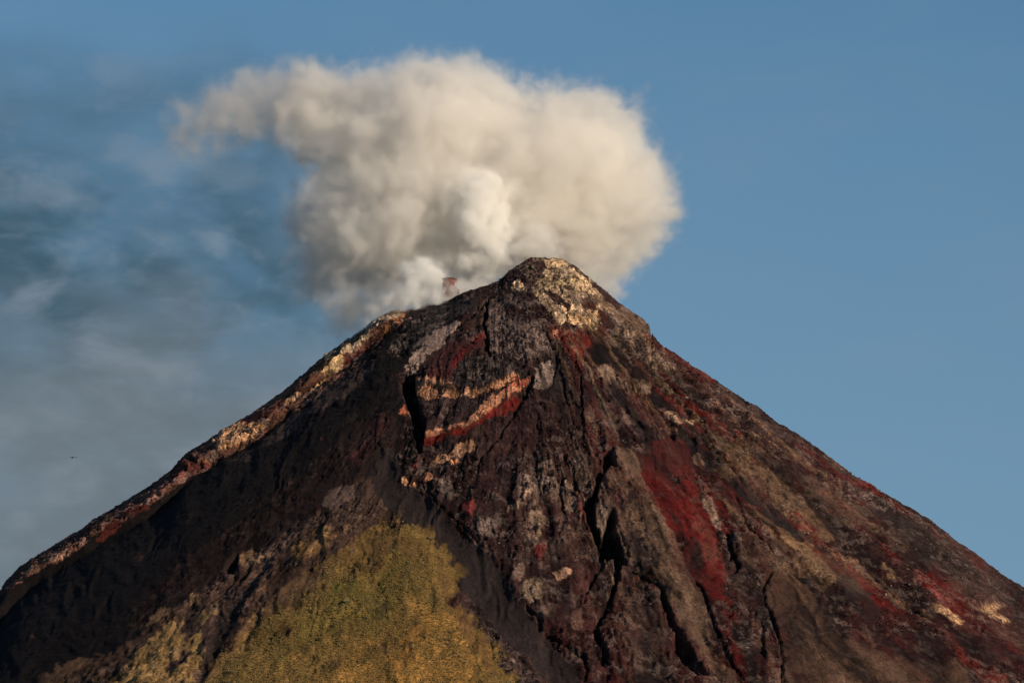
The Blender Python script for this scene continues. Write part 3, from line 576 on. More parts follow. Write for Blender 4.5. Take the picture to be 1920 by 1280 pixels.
# gravity drags loose material downhill, so patch ends feather along the fall line
fa = np.arctan2(u - AX_U, np.maximum(v - 380, 5)); fr = np.hypot(u - AX_U, v - 380)
drag = fbm(fa * 28, fr / 60, fa * 0 + 1.7, 4, 0.65) * 9 * edge * sstep(0, 150, fr)
uw += np.sin(fa) * drag; vw += np.cos(fa) * drag
jit = 3.0 * edge
uw += jit * fbm(px / 7, py / 7, pz / 7, 3, .7); vw += jit * fbm(px / 7 + 31, py / 7, pz / 7, 3, .7)
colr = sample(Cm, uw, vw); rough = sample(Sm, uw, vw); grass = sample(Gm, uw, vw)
rough = rough * (np.maximum(.45, sstep(.15, .3, colr.mean(-1))) + .55 * sstep(-.22, .12, fbm(px / 85 + 4, py / 85, pz / 85, 4, .6)))
colr = colr * (1 + grass * .9 * fbm(px / 38 + 4, py / 38, pz / 38, 5, .62))[..., None]
rk = np.clip(rough, 0, 1.1)[..., None]
mo = fbm(px / 26, py / 26, pz / 26 + 7, 5, 0.62); mo2 = fbm(px / 14 + 9, py / 14, pz / 14, 5, 0.66)
vein = np.exp(-(fbm(px / 20 + 2, py / 20, pz / 14, 5, 0.66) / 0.045) ** 2)[..., None]
colr = colr * (1 - .62 * vein * np.clip(rk * 1.3, 0, 1))
lum = colr.mean(-1, keepdims=True)
colr = colr * (0.58 + 0.42 * sstep(.05, .30, lum)) * np.array((1.06, .92, .84))
m = (sstep(0.0, 0.15, mo)[..., None] * (0.05 + 0.78 * rk)) * (1 - grass[..., None])
colr = colr * (1 - m) + (colr * 0.30 + np.array((.013, .008, .0085))) * m
# wash lines: finer and coarser debris sorted into stripes along the fall line
fw = fa + 0.05 * fbm(px / 160, py / 160, pz / 160 + 9, 4, .55)
st1 = fbm(fw * 26, fr / 190, fa * 0 + 15.1, 6, 0.68); st2 = fbm(fw * 60, fr / 120, fa * 0 + 25.1, 5, 0.66)
sa = (sstep(150, 420, fr) * (1 - grass * .8) * (.22 + .78 * sstep(.08, .35, rough)))[..., None]
colr = colr * (1 + sa * np.clip(1.9 * st1 + 0.9 * st2, -.72, 1.1)[..., None])
ms = (sstep(.12, .32, st1 + .35 * mo) * sstep(940, 1100, u) * 0.5 * (.25 + .75 * sstep(30, 170, v - np.interp(u, su, sv))))[..., None] * sa
colr = colr * (1 - ms) + np.array((.098, .056, .039)) * ms
ms = (sstep(.05, .25, fbm(fw * 21 + 5, fr / 170, fa * 0 + 35.1, 5, .66)) * sstep(960, 1120, u) * 0.34)[..., None] * sa
colr = colr * (1 - ms) + np.array((.062, .013, .012)) * ms
ms = (sstep(.10, .30, -st1 + .3 * mo2) * sstep(900, 1100, u) * 0.55)[..., None] * sa
colr = colr * (1 - ms) + np.array((.016, .010, .011)) * ms
m = (sstep(0.06, 0.22, mo2)[..., None] * 0.85 * rk ** 1.6) * (1 - grass[..., None])
colr = colr * (1 - m) + (colr * 0.9 + np.array((.105, .076, .066))) * m
hfine = sample(Hbase - Hlow, uw, vw) + sample(Hm, uw, vw)
# rock relief
n1 = fbm(px / 30, py / 30, pz / 30, 5, 0.55)
n2 = fbm(px / 11, py / 11, pz / 11, 4, 0.6, ridged=True)
n4 = -np.exp(-(fbm(px / 40 + 5, py / 40, pz / 22, 4, 0.6) / 0.06) ** 2)      # joints between rock masses
q = pz / 26 + 1.6 * fbm(px / 120, py / 120, pz / 120 + 4, 4, .6)
ledge = (q - np.floor(q)); ledge = (sstep(0, .75, ledge) - sstep(.80, 1.0, ledge) - .4) * sstep(-.15, .25, fbm(px / 70 + 3, py / 70, pz / 70, 3))
fw = fa + 0.12 * fbm(px / 130, py / 130, pz / 130 + 9, 4, .6)
n5 = -np.exp(-(fbm(fw * 13, fr / 170, fa * 0 + 5.1, 5, 0.6) / 0.10) ** 2) * sstep(120, 500, fr) * sstep(-.2, .2, fbm(px / 150, py / 150, pz / 150 + 2, 2))
n3 = fbm(px / 4.5, py / 4.5, pz / 4.5, 2, 0.6)
smo = sstep(.1, .5, rough); fw2 = fa + .1 * fbm(px / 90, py / 90, pz / 90, 3)
hfine = hfine + (n1 * 6.0 + (n2 - .3) * 3.0 + n4 * 4.5 + ledge * 5.0 + n5 * 4.0 + st1 * 9.0 * sstep(150, 420, fr) * (.25 + .75 * smo) + st2 * 4.0 * sstep(200, 500, fr) * smo + n3 * 1.3) * (0.06 + 0.94 * np.clip(rough, 0, 1.2)) * (0.55 + 0.45 * edge) + n3 * 0.5 * grass + grass * (4.5 * fbm(px / 60 + 3, py / 60, pz / 60, 4, .55) + 2.0 * fbm(fw2 * 30, fr / 60, fa * 0 + 2.2, 4, .6))
Q = Q + nr * (hfine * fade)[..., None]

for it in range(5):
    u, v = project(Q)
    ub = np.clip(((u + 500) / 3).astype(int), 0, 999)
    top = np.full(1000, 9999.0); np.minimum.at(top, ub.ravel(), v.ravel())
    dv = np.where(top < 9000, top - np.interp(cu, su, sv) - 1.2 * vnoise(cu / 7, cu * 0, cu * 0) - 1.0 * vnoise(cu / 19, cu * 0 + 4, cu * 0), 0)
    below = v - np.interp(u, cu, top)
    Q[..., 2] += np.interp(u, cu, dv) * MPP * np.exp(-np.maximum(below, 0) / 40.0) * 0.9 * fade

def mesh_from(name, V, F, smooth=True):
    me = bpy.data.meshes.new(name)
    V = np.ascontiguousarray(V, np.float32); F = np.ascontiguousarray(F, np.int32)
    k = F.shape[1]
    me.vertices.add(len(V)); me.vertices.foreach_set('co', V.ravel())
    me.loops.add(F.size); me.loops.foreach_set('vertex_index', F.ravel())
    me.polygons.add(len(F)); me.polygons.foreach_set('loop_start', np.arange(0, F.size, k, dtype=np.int32))
    me.polygons.foreach_set('loop_total', np.full(len(F), k, np.int32))
    me.polygons.foreach_set('use_smooth', np.full(len(F), smooth, bool))
    me.update(calc_edges=True); me.validate()
    return me
def grid_faces(nr_, nc, wrap=False, off=0):
    i = np.arange(nr_ - 1)[:, None]; j = np.arange(nc if wrap else nc - 1)[None]
    j2 = (j + 1) % nc
    a = i * nc + j; b = i * nc + j2; c = (i + 1) * nc + j2; d = (i + 1) * nc + j
    return np.stack([a, d, c, b], -1).reshape(-1, 4) + off
def col_attr(me, name, C3):
    at = me.attributes.new(name, 'FLOAT_COLOR', 'POINT')
    C4 = np.ones((len(C3), 4), np.float32); C4[:, :3] = C3
    at.data.foreach_set('color', C4.ravel())
def f_attr(me, name, F):
    at = me.attributes.new(name, 'FLOAT', 'POINT'); at.data.foreach_set('value', np.ascontiguousarray(F, np.float32).ravel())

# far side of the mountain and the lower slopes (coarse), joined on to the surveyed front
NB_ = 160
bt = np.linspace(0, 1, NB_)
ab = aa[-1] + (2 * math.pi - (aa[-1] - aa[0])) * bt
Rb, Ab = np.meshgrid(rr, ab, indexing='ij')
Xb, Yb, Zb = base(Rb, Ab)
Pb = np.stack([Xb, Yb, Zb], -1)
nb = np.stack([np.sin(Ab) * TANA, -np.cos(Ab) * TANA, np.ones_like(Xb)], -1); nb /= np.linalg.norm(nb, axis=-1, keepdims=True)
hb = fbm(Xb / 60, Yb / 60, Zb / 60, 5, 0.55) * 12
e0 = (Q[:, -1] - Pb[:, 0]); e1 = (Q[:, 0] - Pb[:, -1])
w0 = (1 - sstep(0, 0.25, bt))[None, :, None]; w1 = sstep(0.75, 1, bt)[None, :, None]
Pb = Pb + nb * hb[..., None] * (1 - w0) * (1 - w1) + e0[:, None] * w0 + e1[:, None] * w1
Cb = np.zeros(Pb.shape, np.float32) + np.array(DPUR, np.float32)
Cb = Cb * (1 - w0 - w1) + colr[:, -1][:, None] * w0 + colr[:, 0][:, None] * w1
Vall = np.concatenate([Q, Pb[:, 1:-1]], axis=1); Call = np.concatenate([colr, Cb[:, 1:-1]], axis=1)
Rall = np.concatenate([rough, np.full((NR, NB_ - 2), .7)], axis=1); Gall = np.concatenate([grass, np.zeros((NR, NB_ - 2))], axis=1)
nc = Vall.shape[1]
F = grid_faces(NR, nc, wrap=True)
# lower slopes down to the plain: every 8th column
me = mesh_from('volcano', Vall.reshape(-1, 3), F)
col_attr(me, 'rock', Call.reshape(-1, 3)); f_attr(me, 'blocky', np.clip(Rall, 0, 1.2)); f_attr(me, 'turf', Gall)

def new_mat(name):
    m = bpy.data.materials.new(name); m.use_nodes = True; m.node_tree.nodes.clear()
    return m, m.node_tree.nodes, m.node_tree.links
def mat_mountain():
    m, N, L = new_mat('mountain_rock')
    at = node(N, 'ShaderNodeAttribute', attribute_name='rock'); bl = node(N, 'ShaderNodeAttribute', attribute_name='blocky'); tf = node(N, 'ShaderNodeAttribute', attribute_name='turf')
    tc = N.new('ShaderNodeTexCoord')
    def nz(scale, det=4, rg=0.6, typ='noise'):
        if typ == 'noise': n = node(N, 'ShaderNodeTexNoise', i_Scale=scale, i_Detail=det, i_Roughness=rg)
        else: n = node(N, 'ShaderNodeTexVoronoi', i_Scale=scale)
        L.new(tc.outputs['Object'], n.inputs['Vector']); return n
    a = nz(0.28, 5, 0.7).outputs[0]; b = nz(0.05, 5, 0.6).outputs[0]; c = nz(0.9, 3, 0.7).outputs[0]
    # mineral grain: light and dark fragments in the blocky parts, quieter in ash
    ga = mathn(N, L, 'MULTIPLY_ADD', mathn(N, L, 'SUBTRACT', a, 0.5), mathn(N, L, 'MULTIPLY_ADD', bl.outputs['Fac'], 4.6, 1.7), 1.0)
    gb = mathn(N, L, 'MULTIPLY_ADD', mathn(N, L, 'SUBTRACT', b, 0.5), mathn(N, L, 'MULTIPLY_ADD', bl.outputs['Fac'], 1.6, 0.6), 1.0)
    gc = mathn(N, L, 'MULTIPLY_ADD', mathn(N, L, 'SUBTRACT', c, 0.5), mathn(N, L, 'MULTIPLY_ADD', bl.outputs['Fac'], 2.2, 1.0), 1.0)
    g = mathn(N, L, 'MAXIMUM', mathn(N, L, 'MULTIPLY', mathn(N, L, 'MULTIPLY', ga, gb), gc), 0.25)
    vm = N.new('ShaderNodeVectorMath'); vm.operation = 'SCALE'; L.new(at.outputs['Color'], vm.inputs[0]); L.new(g, vm.inputs['Scale'])
    # pale fragments
    vo = nz(0.33, typ='vor')
    frag = mathn(N, L, 'MULTIPLY', mathn(N, L, 'GREATER_THAN', 0.13, vo.outputs['Distance']), mathn(N, L, 'GREATER_THAN', nz(0.02, 3).outputs[0], 0.52))
    frag = mathn(N, L, 'MULTIPLY', frag, mathn(N, L, 'MULTIPLY', ramp(N, L, bl.outputs['Fac'], 0.45, 0.8), 0.8))
    colr = mixn(N, L, frag, vm.outputs[0], (.34, .28, .25))
    # turf: dry and green tussocks
    tn = nz(0.10, 5, 0.7).outputs[0]
    turfc = mixn(N, L, ramp(N, L, tn, 0.35, 0.65), (.13, .11, .036), (.26, .16, .058))
    colr = mixn(N, L, mathn(N, L, 'MULTIPLY', tf.outputs['Fac'], 0.28), colr, turfc)
    bs = node(N, 'ShaderNodeBsdfPrincipled', i_Roughness=0.95); bs.inputs['Specular IOR Level'].default_value = 0.08
    L.new(colr, bs.inputs['Base Color'])
    hsum = mathn(N, L, 'ADD', mathn(N, L, 'MULTIPLY', a, 2.6), mathn(N, L, 'MULTIPLY', c, 1.1))
    hsum = mathn(N, L, 'ADD', hsum, mathn(N, L, 'MULTIPLY', nz(0.18, typ='vor').outputs['Distance'], 0.9))
    bp = node(N, 'ShaderNodeBump', i_Distance=1.0); L.new(hsum, bp.inputs['Height'])
    L.new(mathn(N, L, 'MULTIPLY_ADD', bl.outputs['Fac'], 0.75, 0.30, clamp=True), bp.inputs['Strength'])
    L.new(bp.outputs[0], bs.inputs['Normal'])
    o = N.new('ShaderNodeOutputMaterial'); L.new(bs.outputs[0], o.inputs[0])
    return m
MROCK = mat_mountain()
def add(name, me, mat=None, parent=None):
    o = bpy.data.objects.new(name, me); COL.objects.link(o)
    if mat: me.materials.append(mat)
    if parent: o.parent = parent
    return o
def tag(o, **k):
    for a, b in k.items(): o[a] = b
vol = add('volcano', me, MROCK)
tag(vol, kind='structure', label='steep dark volcanic cone streaked with red ash, pale rock and one grassy spur', category='volcano')
print('volcano', len(me.vertices), round(time.time() - T0, 1))

# lower slopes and plain
rl = np.concatenate([[1650.], np.geomspace(1700, 9500, 60)])
step = 10
idx = np.arange(0, nc, step)
ring = Vall[-1][idx]
al = np.arctan2(ring[:, 0], -ring[:, 1])
Rl, Al = np.meshgrid(rl, al, indexing='ij')
Xl = Rl * np.sin(Al); Yl = -Rl * np.cos(Al); Zl = cone_h(Rl)
hl = fbm(Xl / 300, Yl / 300, Zl / 300, 4) * 25 * sstep(1650, 2300, Rl) * sstep(9500, 6000, Rl)
Zl = np.maximum(Zl + hl, 2.0); Zl[0] = ring[:, 2]; Zl[-1] = -5
Vl = np.stack([Xl, Yl, Zl], -1); Vl[0] = ring
ml = mesh_from('lower_slopes', Vl.reshape(-1, 3), grid_faces(len(rl), len(idx), wrap=True))
def mat_land(name, c1, c2, sca):
    m, N, L = new_mat(name); tc = N.new('ShaderNodeTexCoord')
    n = node(N, 'ShaderNodeTexNoise', i_Scale=sca, i_Detail=8.0, i_Roughness=0.6); L.new(tc.outputs['Object'], n.inputs['Vector'])
    bs = node(N, 'ShaderNodeBsdfPrincipled', i_Roughness=0.95); L.new(mixn(N, L, ramp(N, L, n.outputs[0], .35, .65), c1, c2), bs.inputs['Base Color'])
    o = N.new('ShaderNodeOutputMaterial'); L.new(bs.outputs[0], o.inputs[0]); return m
lo = add('lower_slopes', ml, mat_land('scrub', (.035, .045, .015), (.07, .05, .03), 0.004)); tag(lo, kind='structure', label='lower scrub covered slopes of the volcano')
gv = np.array([(-60000, -60000, -2), (60000, -60000, -2), (60000, 60000, -2), (-60000, 60000, -2)], float)
gm = mesh_from('ground', gv, np.array([[0, 1, 2, 3]])); go = add('ground', gm, mat_land('farmland', (.04, .055, .02), (.09, .08, .04), 0.002)); tag(go, kind='structure', label='green plain around the volcano')

# ------------------------------------------------------------------ smoke
def surface_nets(D, org, h):
    """closed surface of D < 0 on a regular grid"""
    D = D.copy()
    for ax in range(3):
        sl_ = [slice(None)] * 3
        for e in (0, -1): sl_[ax] = e; D[tuple(sl_)] = np.abs(D[tuple(sl_)]) + 1.0
    nx, ny, nz = D.shape; ins = D < 0
    cnt = np.zeros((nx - 1, ny - 1, nz - 1), np.int32); acc = np.zeros((nx - 1, ny - 1, nz - 1, 3), np.float32)
    edges = []
    for ax in range(3):
        a = [slice(None)] * 3; b = [slice(None)] * 3; a[ax] = slice(0, -1); b[ax] = slice(1, None)
        A = D[tuple(a)]; B = D[tuple(b)]; cr = (A < 0) != (B < 0)
        I = np.argwhere(cr); da = A[cr]; db = B[cr]; tt = da / (da - db)
        pos = I.astype(np.float32); pos[:, ax] += tt
        o1, o2 = [k for k in range(3) if k != ax]
        for s1 in (0, 1):
            for s2 in (0, 1):
                C = I.copy(); C[:, o1] -= s1; C[:, o2] -= s2
                ok = (C[:, 0] >= 0) & (C[:, 1] >= 0) & (C[:, 2] >= 0) & (C[:, 0] < nx - 1) & (C[:, 1] < ny - 1) & (C[:, 2] < nz - 1)
                np.add.at(cnt, tuple(C[ok].T), 1); np.add.at(acc, tuple(C[ok].T), pos[ok])
        edges.append((ax, I, da < 0))
    act = cnt > 0; ids = np.full(cnt.shape, -1, np.int64); ids[act] = np.arange(act.sum())
    V = acc[act] / cnt[act][:, None] * h + org
    Fs = []
    for ax, I, neg in edges:
        o1, o2 = [(1, 2), (2, 0), (0, 1)][ax]
        q = []
        for s1, s2 in ((1, 1), (0, 1), (0, 0), (1, 0)):
            C = I.copy(); C[:, o1] -= s1; C[:, o2] -= s2; q.append(ids[tuple(C.T)])
        f = np.stack(q, -1); f = np.where(neg[:, None], f, f[:, ::-1]); Fs.append(f)
    return V, np.concatenate(Fs)

def blob_field(blobs, y0, h, noise, k, pad=30, seed=0.0, flat=1.0):
    """signed distance-like field of a smooth union of balls (u, v, depth m, radius px), roughened into billows"""
    C = []; Rr = []
    for (bu, bv, dy, br) in blobs:
        C.append(place(bu, bv, y0 + dy)); Rr.append(br * MPP)
    C = np.array(C); Rr = np.array(Rr)
    lo_ = (C - Rr[:, None]).min(0) - pad; hi_ = (C + Rr[:, None]).max(0) + pad
    n = np.ceil((hi_ - lo_) / h).astype(int) + 1
    g = [lo_[i] + h * np.arange(n[i]) for i in range(3)]
    XX, YY, ZZ = np.meshgrid(*g, indexing='ij')
    XX = XX.astype(np.float32); YY = YY.astype(np.float32); ZZ = ZZ.astype(np.float32)
    # curl the space a little so the balls lose their roundness
    wob = noise[0][1] * 0.8
    sc0 = noise[0][0] * 1.6
    WX = XX + wob * fbm(XX / sc0, YY / sc0, ZZ / sc0 + seed, 2); WZ = ZZ + wob * fbm(XX / sc0 + 9, YY / sc0, ZZ / sc0 + seed, 2); WY = YY
    acc = np.zeros(XX.shape, np.float32)
    for c, r in zip(C, Rr):
        d = np.sqrt((WX - c[0]) ** 2 + ((WY - c[1]) * flat) ** 2 + (WZ - c[2]) ** 2) - r
        acc += np.exp(np.clip(-d / k, -60, 60))
    D = -k * np.log(acc + 1e-20)
    for sc_, am in noise:
        a_, b_, c_ = rot(WX / sc_, WY / sc_, WZ / sc_, sc_ + seed)
        nn = gnoise(a_ + seed, b_, c_)
        D -= am * (3.2 * np.abs(nn) - 0.9)          # round lobes with sharp creases between
    return D, lo_, h

def mat_smoke(name, dens, col, aniso=0.2, solid=False):
    m, N, L = new_mat(name)
    pv = node(N, 'ShaderNodeVolumePrincipled', i_Density=dens, i_Anisotropy=aniso); pv.inputs['Color'].default_value = (*col, 1)
    o = N.new('ShaderNodeOutputMaterial'); L.new(pv.outputs[0], o.inputs['Volume'])
    if solid:                                       # a fine veil at the skin of the billows
        tr_ = N.new('ShaderNodeBsdfTransparent'); rg = N.new('ShaderNodeRGB'); rg.outputs[0].default_value = (1, 1, 1, 1)
        L.new(rg.outputs[0], tr_.inputs[0]); L.new(tr_.outputs[0], o.inputs['Surface'])
    return m
def smoke(name, D, org, h, levels, col, label, cat, part, aniso=0.2, **k):
    """nested shells: each level (distance inside the skin, extra density per metre)"""
    root = None
    for i, (lev, dens) in enumerate(levels):
        V, F = surface_nets(D + lev, org, h)
        if len(V) < 8: continue
        nm = name if i == 0 else part
        me = mesh_from(nm, V, F)
        o = add(nm, me, mat_smoke(name + '_vapour', dens, col, aniso, solid=(i == 0)), root)
        if i == 0: root = o; tag(o, label=label, category=cat, **k)
        print(' smoke', nm, len(V), round(time.time() - T0, 1))
    return root

plume = [(840, 470, -60, 50), (870, 420, -40, 50), (765, 410, -70, 62), (715, 345, -60, 55), (690, 455, -60, 50), (815, 345, -60, 60), (745, 490, -60, 42), (960, 330, -50, 60), (1000, 410, -50, 55), (1135, 510, 20, 42), (1085, 500, 20, 50), (600, 530, 0, 42), (655, 575, 0, 30), (1040, 200, 10, 45), (560, 235, 0, 34), (600, 262, 0, 46), (645, 250, 0, 58), (760, 155, 0, 44), (840, 150, 0, 44), (690, 160, 0, 36), (900, 160, 0, 40), (1100, 215, 10, 40), (1180, 430, 20, 55), (580, 400, 0, 40), (655, 430, 0, 100), (700, 300, 20, 110), (820, 270, 0, 130), (760, 430, 0, 110), (900, 380, 30, 130), (1010, 330, 10, 130), (1100, 310, 30, 110),
         (1160, 380, 20, 90), (1100, 430, 10, 85), (1010, 430, 20, 85), (860, 190, 0, 75), (770, 190, 0, 65), (940, 205, 10, 65), (670, 180, 10, 52), (600, 180, 20, 48),
         (1170, 240, 10, 42), (1060, 240, 20, 60), (600, 470, 0, 45), (640, 530, 0, 40), (700, 520, 20, 55), (760, 530, 30, 50), (1215, 390, 30, 48), (1200, 320, 10, 50), (1130, 480, 20, 48), (860, 520, 60, 50), (940, 480, 60, 55), (620, 340, 0, 50)]
D, og, h = blob_field(plume, 130, 3.2, [(110, 7), (56, 10), (28, 9), (15, 6.0), (8.5, 3.0)], 9, seed=3.3, flat=0.85)
smoke('ash_plume', D, og, h, [(-22, .0012), (-13, .0035), (-5, .010), (5, .022)], (.983, .969, .948),
      'broad pale grey plume of ash and steam billowing up behind the summit', 'smoke plume', 'plume_core')
tail = [(640, 210, 0, 50), (560, 175, 0, 44), (340, 250, 10, 14), (370, 265, 10, 20), (420, 235, 0, 26), (610, 200, 0, 50), (560, 215, 0, 40), (500, 225, 0, 30), (430, 225, 0, 20), (590, 185, 10, 48), (530, 180, 10, 45), (475, 185, 10, 36), (425, 195, 10, 30), (385, 215, 0, 24), (470, 225, 0, 30), (540, 225, 0, 36), (350, 230, 0, 16)]
D, og, h = blob_field(tail, 160, 4.0, [(60, 10), (30, 9), (15, 5), (8, 2)], 12, seed=9.3)
smoke('drifting_smoke', D, og, h, [(-22, .0012), (-12, .0035), (-4, .007), (4, .012)], (.95, .925, .90),
      'thin grey smoke tail drifting left off the top of the big plume', 'smoke', 'smoke_core')
low = [(640, 585, 0, 26), (665, 600, 0, 22), (650, 560, 0, 30), (690, 570, 0, 26), (625, 620, 0, 16), (720, 560, 0, 24)]
D, og, h = blob_field(low, 60, 3.0, [(40, 9), (18, 6), (9, 3)], 10, seed=2.3)
smoke('smoke_veil', D, og, h, [(-10, .004), (-3, .006), (6, .010)], (.985, .975, .965),
      'thin veil of smoke spilling down over the left shoulder of the crest', 'smoke', 'smoke_core')
column = [(852, 400, 20, 16), (955, 425, 20, 16), (940, 365, 20, 20), (865, 500, 10, 12), (880, 480, 10, 14), (960, 495, 10, 10), (965, 470, 15, 13), (892, 560, 40, 20), (898, 535, 30, 18), (912, 512, 25, 24), (924, 488, 20, 29), (932, 464, 20, 29), (912, 446, 15, 29), (890, 428, 10, 32), (884, 402, 10, 34), (900, 374, 10, 36), (905, 348, 15, 30), (868, 366, 20, 32), (925, 400, 25, 30), (885, 335, 25, 22)]
D, og, h = blob_field(column, 10, 2.0, [(30, 6), (15, 4.5), (7.5, 2.2)], 5, pad=16, seed=5.1)
smoke('steam_column', D, og, h, [(-12, .005), (-5, .012), (0, .035), (5, .06)], (.998, .994, .985),
      'bright cream column of steam twisting up from the crater left of the summit', 'steam', 'steam_core')
puffs = [(760, 577, -50, 10), (790, 570, -50, 10), (815, 564, -50, 9), (735, 582, -45, 9), (780, 562, -40, 14), (712, 592, -40, 8), (870, 548, -40, 8), (690, 606, -35, 8), (880, 540, -35, 9), (831, 550, -36, 11), (857, 552, -36, 10), (844, 557, -36, 13), (850, 552, -10, 17), (862, 540, -6, 12), (828, 545, 0, 24), (808, 522, 0, 30), (785, 505, 10, 26), (815, 500, 10, 18), (775, 545, 0, 26), (745, 556, 0, 22), (805, 560, -5, 22), (722, 570, 0, 14), (760, 575, 0, 12), (870, 548, 10, 16), (700, 585, 0, 12)]
D, og, h = blob_field(puffs, -30, 2.0, [(28, 6), (14, 4.2), (7, 2.0)], 5, pad=16, seed=7.1)
smoke('steam_bank', D, og, h, [(-9, .005), (-4, .012), (1, .035), (5, .07)], (.998, .994, .985),
      'low bank of white steam puffs rolling along the broken crater rim', 'steam', 'steam_core')
top = [(1018, 440, 10, 16), (1000, 428, 10, 12), (1012, 476, 10, 20), (1035, 466, 10, 15), (993, 464, 10, 20), (1004, 446, 15, 16), (1025, 450, 10, 12), (975, 470, 15, 16), (1045, 482, 5, 10)]
D, og, h = blob_field(top, 5, 2.0, [(18, 4), (10, 3.2), (6, 1.4)], 5, pad=14, seed=1.1)
smoke('summit_steam', D, og, h, [(-8, .006), (-3, .010), (1, .02), (4, .04)], (.98, .97, .95),
      'small white steam puff rising just behind the topmost rocks', 'steam', 'steam_core')

# ------------------------------------------------------------------ red rock spire seen through the steam
def crag(name, c, pts, mat, seed, parent=None):
    """an upright rock: stacked uneven rings (height, half width, half depth, shift)"""
    n = 28; V = []
    for (hh, wx_, wy_, sh) in pts:
        for j in range(n):
            a = 2 * math.pi * j / n
            k = 1 + 0.5 * float(vnoise(np.array([math.cos(a) * 1.7 + seed]), np.array([math.sin(a) * 1.7]), np.array([hh * .35]))[0])
            V.append((c[0] + sh + wx_ * math.cos(a) * k, c[1] + wy_ * math.sin(a) * k, c[2] + hh))
    V = np.array(V); Fq = grid_faces(len(pts), n, wrap=True)[:, ::-1]
    me = mesh_from(name, V, Fq, smooth=False)
    import bmesh
    bm = bmesh.new(); bm.from_mesh(me); bmesh.ops.holes_fill(bm, edges=[e for e in bm.edges if e.is_boundary]); bm.to_mesh(me); bm.free()
    return add(name, me, mat, parent)
def mat_plain(name, c1, c2, sca, rough=0.9):
    m, N, L = new_mat(name); tc = N.new('ShaderNodeTexCoord')
    n = node(N, 'ShaderNodeTexNoise', i_Scale=sca, i_Detail=6.0, i_Roughness=0.7); L.new(tc.outputs['Object'], n.inputs['Vector'])
    bs = node(N, 'ShaderNodeBsdfPrincipled', i_Roughness=rough); L.new(mixn(N, L, ramp(N, L, n.outputs[0], .4, .6), c1, c2), bs.inputs['Base Color'])
    bp = node(N, 'ShaderNodeBump', i_Distance=1.0, i_Strength=0.8); L.new(n.outputs[0], bp.inputs['Height']); L.new(bp.outputs[0], bs.inputs['Normal'])
    o = N.new('ShaderNodeOutputMaterial'); L.new(bs.outputs[0], o.inputs[0]); return m
c = place(843, 543, -46)
sp = crag('rock_spire', c, [(-40, 30, 16, 4), (-10, 16, 9, 2), (0, 11, 7, 1), (6, 8.5, 5.5, -2), (11, 8, 5, -1), (14, 10, 6, .5), (16, 11, 5, 1.5), (17.5, 8, 4, 0), (18.6, 3, 2, -2)],
          mat_plain('red_rock', (.30, .07, .04), (.05, .03, .03), 0.3), 4.0)
m_ = sp.data.materials[0].node_tree; gz = m_.nodes.new('ShaderNodeTexCoord'); sz = m_.nodes.new('ShaderNodeSeparateXYZ'); m_.links.new(gz.outputs['Generated'], sz.inputs[0])
bs_ = [n for n in m_.nodes if n.type == 'BSDF_PRINCIPLED'][0]; src = bs_.inputs['Base Color'].links[0].from_socket
m_.links.new(mixn(m_.nodes, m_.links, ramp(m_.nodes, m_.links, sz.outputs['Z'], .93, .96), src, (.03, .016, .015)), bs_.inputs['Base Color'])   # dark capping layer
tag(sp, label='small red and black rock spire poking through the steam on the crater rim', category='rock')

# ------------------------------------------------------------------ loose blocks and tussocks
def scatter(name, count, pick, size, mat_cols, flat, seed):
    r = np.random.default_rng(seed)
    Qf = Q.reshape(-1, 3); w_ = pick.ravel(); w_ = w_ / w_.sum()
    ids = r.choice(len(Qf), count, p=w_)
    base_ = np.array([(1, 0, 0), (0, 1, 0), (-1, 0, 0), (0, -1, 0), (0, 0, 1), (0, 0, -.6), (.7, .7, .5), (-.6, .6, .7)], float)[:6]
    tri = np.array([(0, 1, 4), (1, 2, 4), (2, 3, 4), (3, 0, 4), (1, 0, 5), (2, 1, 5), (3, 2, 5), (0, 3, 5)])
    s_ = size[0] * (1 + r.pareto(3.0, count) * size[1])
    s_ = np.minimum(s_, size[0] * (5 if flat > .75 else 2.2))
    az = r.random(count) * 6.28
    V = base_[None] * (1 + (r.random((count, 6, 3)) - .5) * 0.9) * s_[:, None, None]
    V[..., 2] *= flat
    ca, sa = np.cos(az)[:, None], np.sin(az)[:, None]
    V = np.stack([V[..., 0] * ca - V[..., 1] * sa, V[..., 0] * sa + V[..., 1] * ca, V[..., 2]], -1)
    V += Qf[ids][:, None] + (r.random((count, 1, 3)) - .5) * 2
    Fq = (tri[None] + (np.arange(count) * 6)[:, None, None]).reshape(-1, 3)
    me = mesh_from(name, V.reshape(-1, 3), Fq, smooth=False)
    cc = np.array(mat_cols)[r.integers(0, len(mat_cols), count)] * (0.8 + 0.4 * r.random((count, 1)))
    col_attr(me, 'tint', np.repeat(cc, 6, axis=0))
    return me, ids
def mat_tint(name, rough=.9):
    m, N, L = new_mat(name); at = node(N, 'ShaderNodeAttribute', attribute_name='tint')
    bs = node(N, 'ShaderNodeBsdfPrincipled', i_Roughness=rough); L.new(at.outputs['Color'], bs.inputs['Base Color'])
    o = N.new('ShaderNodeOutputMaterial'); L.new(bs.outputs[0], o.inputs[0]); return m
u, v = project(Q)
area = RRg * np.gradient(rr)[:, None] * np.gradient(aa)[None]
vis = (v > 470) & (v < 1330) & (u > -60) & (u < 1980)
clump = sstep(-0.1, 0.35, fbm(px / 45, py / 45, pz / 45, 3))
me, _ = scatter('loose_rocks', 14000, area * vis * sstep(.45, .9, rough) * (grass < .3) * (.35 + clump), (0.7, 0.6), [(.20, .15, .13), (.10, .07, .055), (.05, .032, .03), (.14, .08, .06)], .8, 5)
